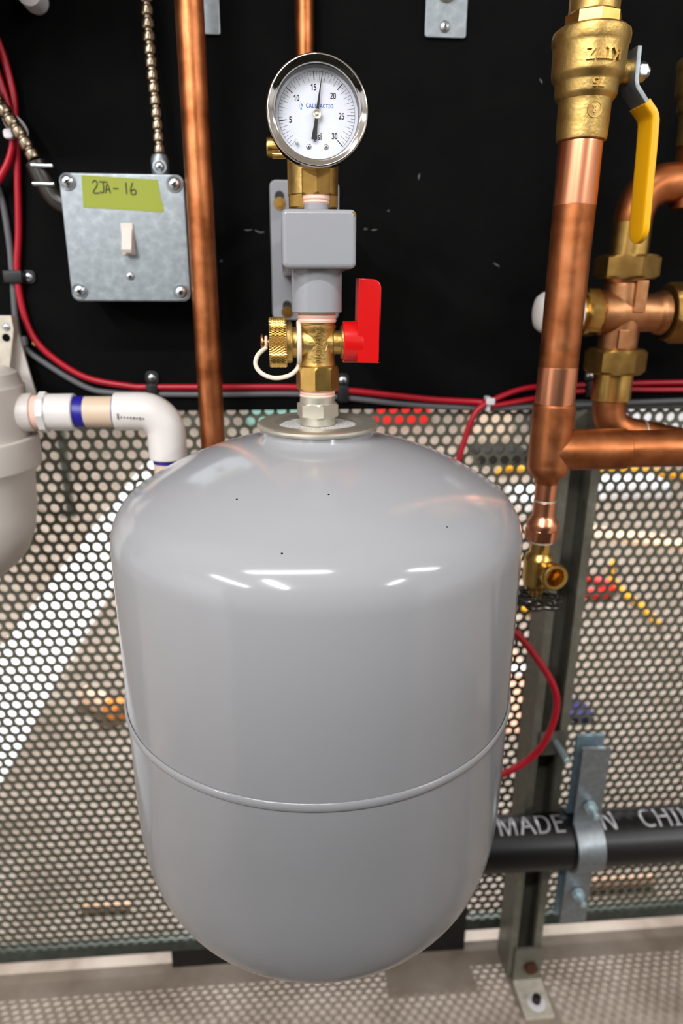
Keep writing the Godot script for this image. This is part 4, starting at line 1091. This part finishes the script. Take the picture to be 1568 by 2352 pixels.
func strut_and_pipe() -> void:
	var sx := 0.292
	var w := 0.0205
	var f := 0.052
	var k := 0.0108
	var top := -0.1175
	var s := thing("strut_post", "upright slotted steel channel post right of the tank", "post", V(sx, FLOOR_Y, 0.03))
	var t := 0.0026
	var pr := PackedVector2Array([Vector2(sx - w, k), Vector2(sx + w, k), Vector2(sx + w, f), Vector2(sx + w - 0.0093, f), Vector2(sx + w - 0.0093, f - 0.0075), Vector2(sx + w - 0.0093 + t, f - 0.0075), Vector2(sx + w - 0.0093 + t, f - t), Vector2(sx + w - t, f - t), Vector2(sx + w - t, k + t), Vector2(sx - w + t, k + t), Vector2(sx - w + t, f - t), Vector2(sx - w + 0.0093 - t, f - t), Vector2(sx - w + 0.0093 - t, f - 0.0075), Vector2(sx - w + 0.0093, f - 0.0075), Vector2(sx - w + 0.0093, f), Vector2(sx - w, f)])
	part(s, "channel", MB.new().ext(pr, FLOOR_Y + 0.004, top, 0.0, Transform3D(Basis(V(1, 0, 0), V(0, 0, 1), V(0, 1, 0)), Vector3.ZERO)), M.strut_steel, 20.0)
	var fb := part(s, "foot_bracket", MB.new().box(V(0.278, FLOOR_Y, f + 0.0005), V(0.3135, -0.796, f + 0.0055), 0.0008), M.strut_steel)
	part(fb, "foot_plate", MB.new().box(V(0.278, FLOOR_Y, f + 0.0050), V(0.3145, FLOOR_Y + 0.0055, 0.106), 0.0010), M.pale_steel)
	part(fb, "washer", MB.new().lathe(cyl(0.0115, 0.0, 0.002), ax(V(0.2975, FLOOR_Y + 0.0052, 0.088), Vector3.UP), 28), M.nylon_white)
	part(fb, "anchor_bolt", MB.new().lathe(cyl(0.0052, 0.0, 0.010, 0.001), ax(V(0.2975, FLOOR_Y + 0.006, 0.088), Vector3.UP), 20), M.dark_steel)
	part(fb, "bolt", MB.new().nut(nutp(0.0088, 0.0, 0.006), 0.0078, ax(V(0.2985, -0.824, f + 0.0055), V(0, 0, 1))), M.rust, 22.0)

	# black drain pipe with printing
	var r := 0.0301
	var pz := 0.0845
	var py := -0.5975
	var d := thing("drain_pipe", "black plastic drain pipe running level from behind the tank to the right", "pipe", V(0.5, py, pz))
	part(d, "tube", MB.new().lathe(cyl(r, 0.06, 1.1), ax(V(0, py, pz), V(1, 0, 0)), 56), M.abs_black)
	var dots := MB.new()
	for q in [["MADE", 0.2640], ["IN", 0.3480], ["CHINA", 0.4335]]:
		dots.text(q[0], 0.0235, 0.0002, func(p: Vector3):
			var a := 1.40 + p.y / r
			return V(q[1] + p.x * 0.90, py + (r + 0.00012 + p.z * 0.5) * sin(a), pz + (r + 0.00012 + p.z * 0.5) * cos(a)), false, 0.10)
	part(d, "printed_lettering", dots, M.print_white)

	# long two-part clamp on the pipe
	var cx := 0.3265
	var hw := 0.0155
	var c := thing("pipe_clamp", "galvanized two-part clamp with long ears around the black drain pipe", "pipe clamp", V(cx, -0.70, pz))
	var half := func(sgn: float, ez: float, top_y: float, bot_y: float) -> PackedVector2Array:
		# outline in (z, y): ear, half ring, ear
		var o := []
		var i := []
		o.append(Vector2(ez, top_y)); i.append(Vector2(ez - sgn * 0.0045, top_y))
		var ro := r + 0.0046
		for q in 15:
			var a := lerpf(1.28, -1.28, q / 14.0)
			o.append(Vector2(pz + sgn * ro * cos(a), py + ro * sin(a)))
			i.append(Vector2(pz + sgn * (r + 0.0005) * cos(a), py + (r + 0.0005) * sin(a)))
		o.append(Vector2(ez, bot_y)); i.append(Vector2(ez - sgn * 0.0045, bot_y))
		i.reverse()
		return PackedVector2Array(o + i)
	var yz := Transform3D(Basis(V(0, 0, 1), V(0, 1, 0), V(1, 0, 0)), Vector3.ZERO)
	part(c, "front_half", MB.new().ext(half.call(1.0, pz + 0.0105, -0.468, -0.712), cx - hw, cx + hw, 0.0, yz), M.galvanized, 30.0)
	part(c, "back_half", MB.new().ext(half.call(-1.0, pz - 0.0105, -0.463, -0.712), cx - hw, cx + hw, 0.0, yz), M.blue_zinc, 30.0)
	for y in [-0.541, -0.664]:
		var bx := ax(V(cx, y, pz), V(0, 0, 1))
		var b := part(c, "clamp_bolt", MB.new().lathe(cyl(0.0036, -0.020, 0.030), bx, 20), M.zinc_bolt)
		part(b, "nut", MB.new().nut(nutp(0.0074, 0.0112, 0.0180), 0.0064, bx), M.zinc_bolt, 22.0)
	var rod := thing("strut_bolt", "blue-zinc bolt sticking out of the channel post above the black pipe", "bolt", V(0.2985, -0.487, f))
	part(rod, "shank", MB.new().lathe(cyl(0.0036, -0.006, 0.036), ax(V(0.2985, -0.487, f), V(0, 0, 1)), 20), M.zinc_bolt)
	part(rod, "plate", MB.new().box(V(0.2795, -0.504, f), V(0.3035, -0.474, f + 0.003), 0.0006), M.strut_steel)

func behind_panel() -> void:
	var y := FLOOR_Y
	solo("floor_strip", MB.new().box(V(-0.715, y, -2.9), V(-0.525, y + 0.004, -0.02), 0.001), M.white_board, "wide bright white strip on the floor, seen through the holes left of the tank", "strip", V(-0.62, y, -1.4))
	var w := thing("plank", "pale wooden plank on the floor, seen through the holes right of the post", "plank", V(1.25, y, -1.45))
	part(w, "board", MB.new().ext(PackedVector2Array([Vector2(1.00, 1.585), Vector2(1.48, 1.335), Vector2(1.53, 1.42), Vector2(1.05, 1.67)]), y, y + 0.02, 0.002, Transform3D(Basis(V(1, 0, 0), V(0, 0, -1), V(0, 1, 0)), Vector3.ZERO)), M.wood_pale)
	solo("storage_box", MB.new().box(V(1.36, y, -2.2), V(1.66, y + 0.06, -2.02), 0.006), M.white_board, "low white box on the floor far behind the post", "box", V(1.5, y, -2.1))
	solo("storage_box", MB.new().box(V(0.96, y, -2.12), V(1.10, y + 0.05, -1.86), 0.006), M.white_board, "small white box on the floor between the tank and the copper riser", "box", V(1.02, y, -2.0))
	for q in [[1.12, -2.75, 0.26, 0.20, 0.05, "dark_steel", "low black box on the floor right of the copper riser, far behind"], [1.55, -2.80, 0.22, 0.16, 0.07, "frame_steel", "low grey box on the floor far behind the tee branch"], [2.05, -2.70, 0.30, 0.22, 0.05, "dial_white", "low pale box on the floor far behind the right edge"], [1.25, -3.45, 0.24, 0.30, 0.16, "pvc_beige", "beige box by the far wall behind the red cables"], [1.75, -3.50, 0.34, 0.26, 0.12, "dark_steel", "black box by the far wall behind the mixing valve"], [2.35, -3.45, 0.30, 0.26, 0.18, "white_board", "tall white box by the far wall behind the right edge"]]:
		var bx := thing("storage_box", q[6], "box", V(q[0], y, q[1]))
		part(bx, "tub", MB.new().box(V(q[0] - q[2] / 2, y, q[1] - q[3] / 2), V(q[0] + q[2] / 2, y + q[4], q[1] + q[3] / 2), 0.008), M[q[5]])
		part(bx, "lid", MB.new().box(V(q[0] - q[2] / 2 - 0.006, y + q[4], q[1] - q[3] / 2 - 0.006), V(q[0] + q[2] / 2 + 0.006, y + q[4] + 0.015, q[1] + q[3] / 2 + 0.006), 0.004), M[q[5]])
	var c := thing("crate", "red crate far behind the tank's right shoulder", "crate", V(0.75, y, -3.85))
	part(c, "tub", MB.new().box(V(0.60, y, -4.0), V(0.96, y + 0.12, -3.75), 0.01), M.crate_red)
	part(c, "lid", MB.new().box(V(0.59, y + 0.12, -4.01), V(0.97, y + 0.15, -3.74), 0.008), M.orange_paint)
	var lp := []
	for q in [[1.02, -2.42], [1.10, -2.5], [1.25, -2.45], [1.42, -2.35], [1.62, -2.42], [1.9, -2.30]]: lp.append(V(q[0], y + 0.02, q[1]))
	cable("yellow_hose", lp, 0.02, M.yellow_hose, "yellow hose lying across the floor far behind the post")
	cable("yellow_cable", [V(1.06, y + 0.012, -1.30), V(1.0, y + 0.012, -1.20), V(0.978, y + 0.012, -1.06), V(0.985, y + 0.012, -0.96), V(0.972, y + 0.012, -0.86)], 0.010, M.yellow_hose, "thin yellow cable on the floor just behind the post")
	cable("red_cable", [V(0.84, y + 0.014, -1.22), V(0.92, y + 0.014, -1.17), V(0.95, y + 0.014, -1.10), V(0.90, y + 0.014, -1.06), V(0.84, y + 0.014, -1.08)], 0.015, M.crate_red, "red cable curled on the floor just behind the post")
	cable("copper_offcut", [V(0.40, y + 0.012, -0.080), V(0.535, y + 0.012, -0.078)], 0.009, M.copper_cut, "copper tube lying on the floor right behind the panel, below the black pipe")
	cable("copper_offcut", [V(-0.305, y + 0.008, -0.098), V(-0.235, y + 0.008, -0.095)], 0.006, M.copper_cut, "copper tube lying on the floor right behind the panel, left of the tank")
	var e := thing("copper_coupling", "copper coupling lying on the floor behind the panel, left of the tank", "pipe fitting", V(-0.4, y, -0.6))
	part(e, "tube", MB.new().tube([V(-0.44, y + 0.02, -0.63), V(-0.37, y + 0.02, -0.575)], 0.020, 24), M.copper_cut)
	part(e, "cap", MB.new().tube([V(-0.372, y + 0.023, -0.577), V(-0.345, y + 0.023, -0.553)], 0.023, 24), M.orange_paint)
	var gl := thing("glove", "dark blue glove lying on the floor behind the post", "glove", V(0.62, y, -0.52))
	var gb := MB.new()
	gb.ext(rrect(0.0, 0.0, 0.052, 0.045, 0.016), 0.0, 0.016, 0.006, Transform3D(Basis(V(1, 0, 0), V(0, 0, -1), V(0, 1, 0)), V(0.605, y, -0.50)))
	for q in 4: gb.tube([V(0.587 + q * 0.012, y + 0.008, -0.515), V(0.584 + q * 0.014, y + 0.008, -0.552 + 0.006 * absf(q - 1.5))], 0.0062, 10)
	gb.tube([V(0.585, y + 0.008, -0.49), V(0.562, y + 0.008, -0.512)], 0.0066, 10)
	part(gl, "palm", gb, M.blue_cloth)
	solo("floor_mat", MB.new().box(V(0.435, y, -0.78), V(0.555, y + 0.007, -0.45), 0.002), M.salmon, "salmon pink sheet lying on the floor between the tank and the post", "sheet", V(0.5, y, -0.6))
	cable("yellow_cable", [V(0.60, y + 0.012, -1.08), V(0.645, y + 0.012, -1.00), V(0.675, y + 0.012, -0.93), V(0.70, y + 0.012, -0.90)], 0.011, M.yellow_hose, "short yellow cable on the floor between the tank and the post")
	solo("tile_scrap", MB.new().box(V(0.510, y + 0.0072, -0.71), V(0.55, y + 0.012, -0.655), 0.001), M.white_board, "small white scrap lying on the salmon pink sheet", "scrap", V(0.53, y + 0.0072, -0.68))
	var pst := thing("rack_leg", "grey steel leg of a rack behind the panel, next to the water filter", "leg", V(-0.85, y, -1.95))
	part(pst, "tube", MB.new().box(V(-0.862, y + 0.006, -1.962), V(-0.832, 0.3, -1.938), 0.002), M.frame_steel)
	part(pst, "foot", MB.new().box(V(-0.872, y, -1.975), V(-0.822, y + 0.006, -1.925), 0.001), M.frame_steel)
	solo("tote_box", MB.new().box(V(-0.25, y, -4.1), V(0.35, y + 0.16, -3.8), 0.01), M.teal_plastic, "teal tote box at the foot of the far wall, behind the left copper pipe", "box", V(0.0, y, -4.0))

func details() -> void:
	var k := thing("shade_blocker", "unseen low dark grey cabinet standing behind the camera, across from the tank", "blocker", V(0.0, FLOOR_Y, 1.05))  # added out of view to keep light off the front floor and lower tank
	var kb := part(k, "body", MB.new().box(V(-0.62, FLOOR_Y + 0.06, 0.84), V(0.62, 0.06, 1.26), 0.006), M.dark_steel)
	for q in 4:
		var dy := FLOOR_Y + 0.09 + q * 0.195
		var dr := part(kb, "drawer", MB.new().box(V(-0.59, dy, 0.826), V(0.59, dy + 0.18, 0.842), 0.004), M.frame_steel)
		part(k, "handle", MB.new().box(V(-0.3, dy + 0.09, 0.812), V(0.3, dy + 0.105, 0.828), 0.004), M.galvanized)
	for q in [[-0.55, 0.90], [0.55, 0.90], [-0.55, 1.20], [0.55, 1.20]]:
		part(k, "foot", MB.new().lathe(cyl(0.025, FLOOR_Y, FLOOR_Y + 0.062), upright(q[0], q[1]), 16), M.black_rubber)
	var en := thing("shade_box", "unseen dark box on the board, added to shade the top left corner", "blocker", V(-0.4, 0.262, 0.004))  # added box above the view; its shade darkens the upper left cables
	part(en, "body", MB.new().box(V(-0.62, 0.262, 0.0045), V(-0.165, 0.60, 0.19), 0.004), M.dark_steel)
	part(en, "door", MB.new().box(V(-0.61, 0.272, 0.19), V(-0.175, 0.59, 0.195), 0.002), M.dark_steel)
	var s := thing("strap_hanger", "galvanized strap end right next to the left copper pipe at the top", "bracket", V(-0.055, 0.205, 0.004), "galvanized straps at the top of the board")
	part(s, "strap", MB.new().ext(rrect(-0.0570, 0.2850, 0.0190, 0.1600, 0.0018), 0.0042, 0.0072, 0.0006), M.galvanized)
	var s2 := thing("strap_hanger", "galvanized strap end with a screw at the top right of the gauge", "bracket", V(0.146, 0.208, 0.004), "galvanized straps at the top of the board")
	part(s2, "strap", MB.new().ext(rrect(0.1458, 0.2880, 0.0360, 0.1590, 0.0022), 0.0042, 0.0075, 0.0006), M.galvanized)
	phillips(s2, V(0.1450, 0.2165, 0.0075), 0.0046)
	hexhead(s2, V(0.1455, 0.2430, 0.0075), 0.0060, M.strut_steel)
	solo("dark_hose", MB.new().tube(path([V(-0.275, 0.195, 0.055), V(-0.235, 0.215, 0.052), V(-0.215, 0.240, 0.05), V(-0.205, 0.260, 0.05)]), 0.019, 24), M.dark_steel, "dark hose crossing the top left corner", "hose", V(-0.22, 0.22, 0.05))
	solo("round_knob", MB.new().lathe([[0.0, 0.0], [0.009, 0.0], [0.010, 0.004], [0.0098, 0.022], [0.0, 0.024]], ax(V(-0.1960, 0.2245, 0.004), V(0, 0, 1)), 28), M.nylon_white, "pale round knob on the board at the top left edge", "knob", V(-0.196, 0.2245, 0.004))
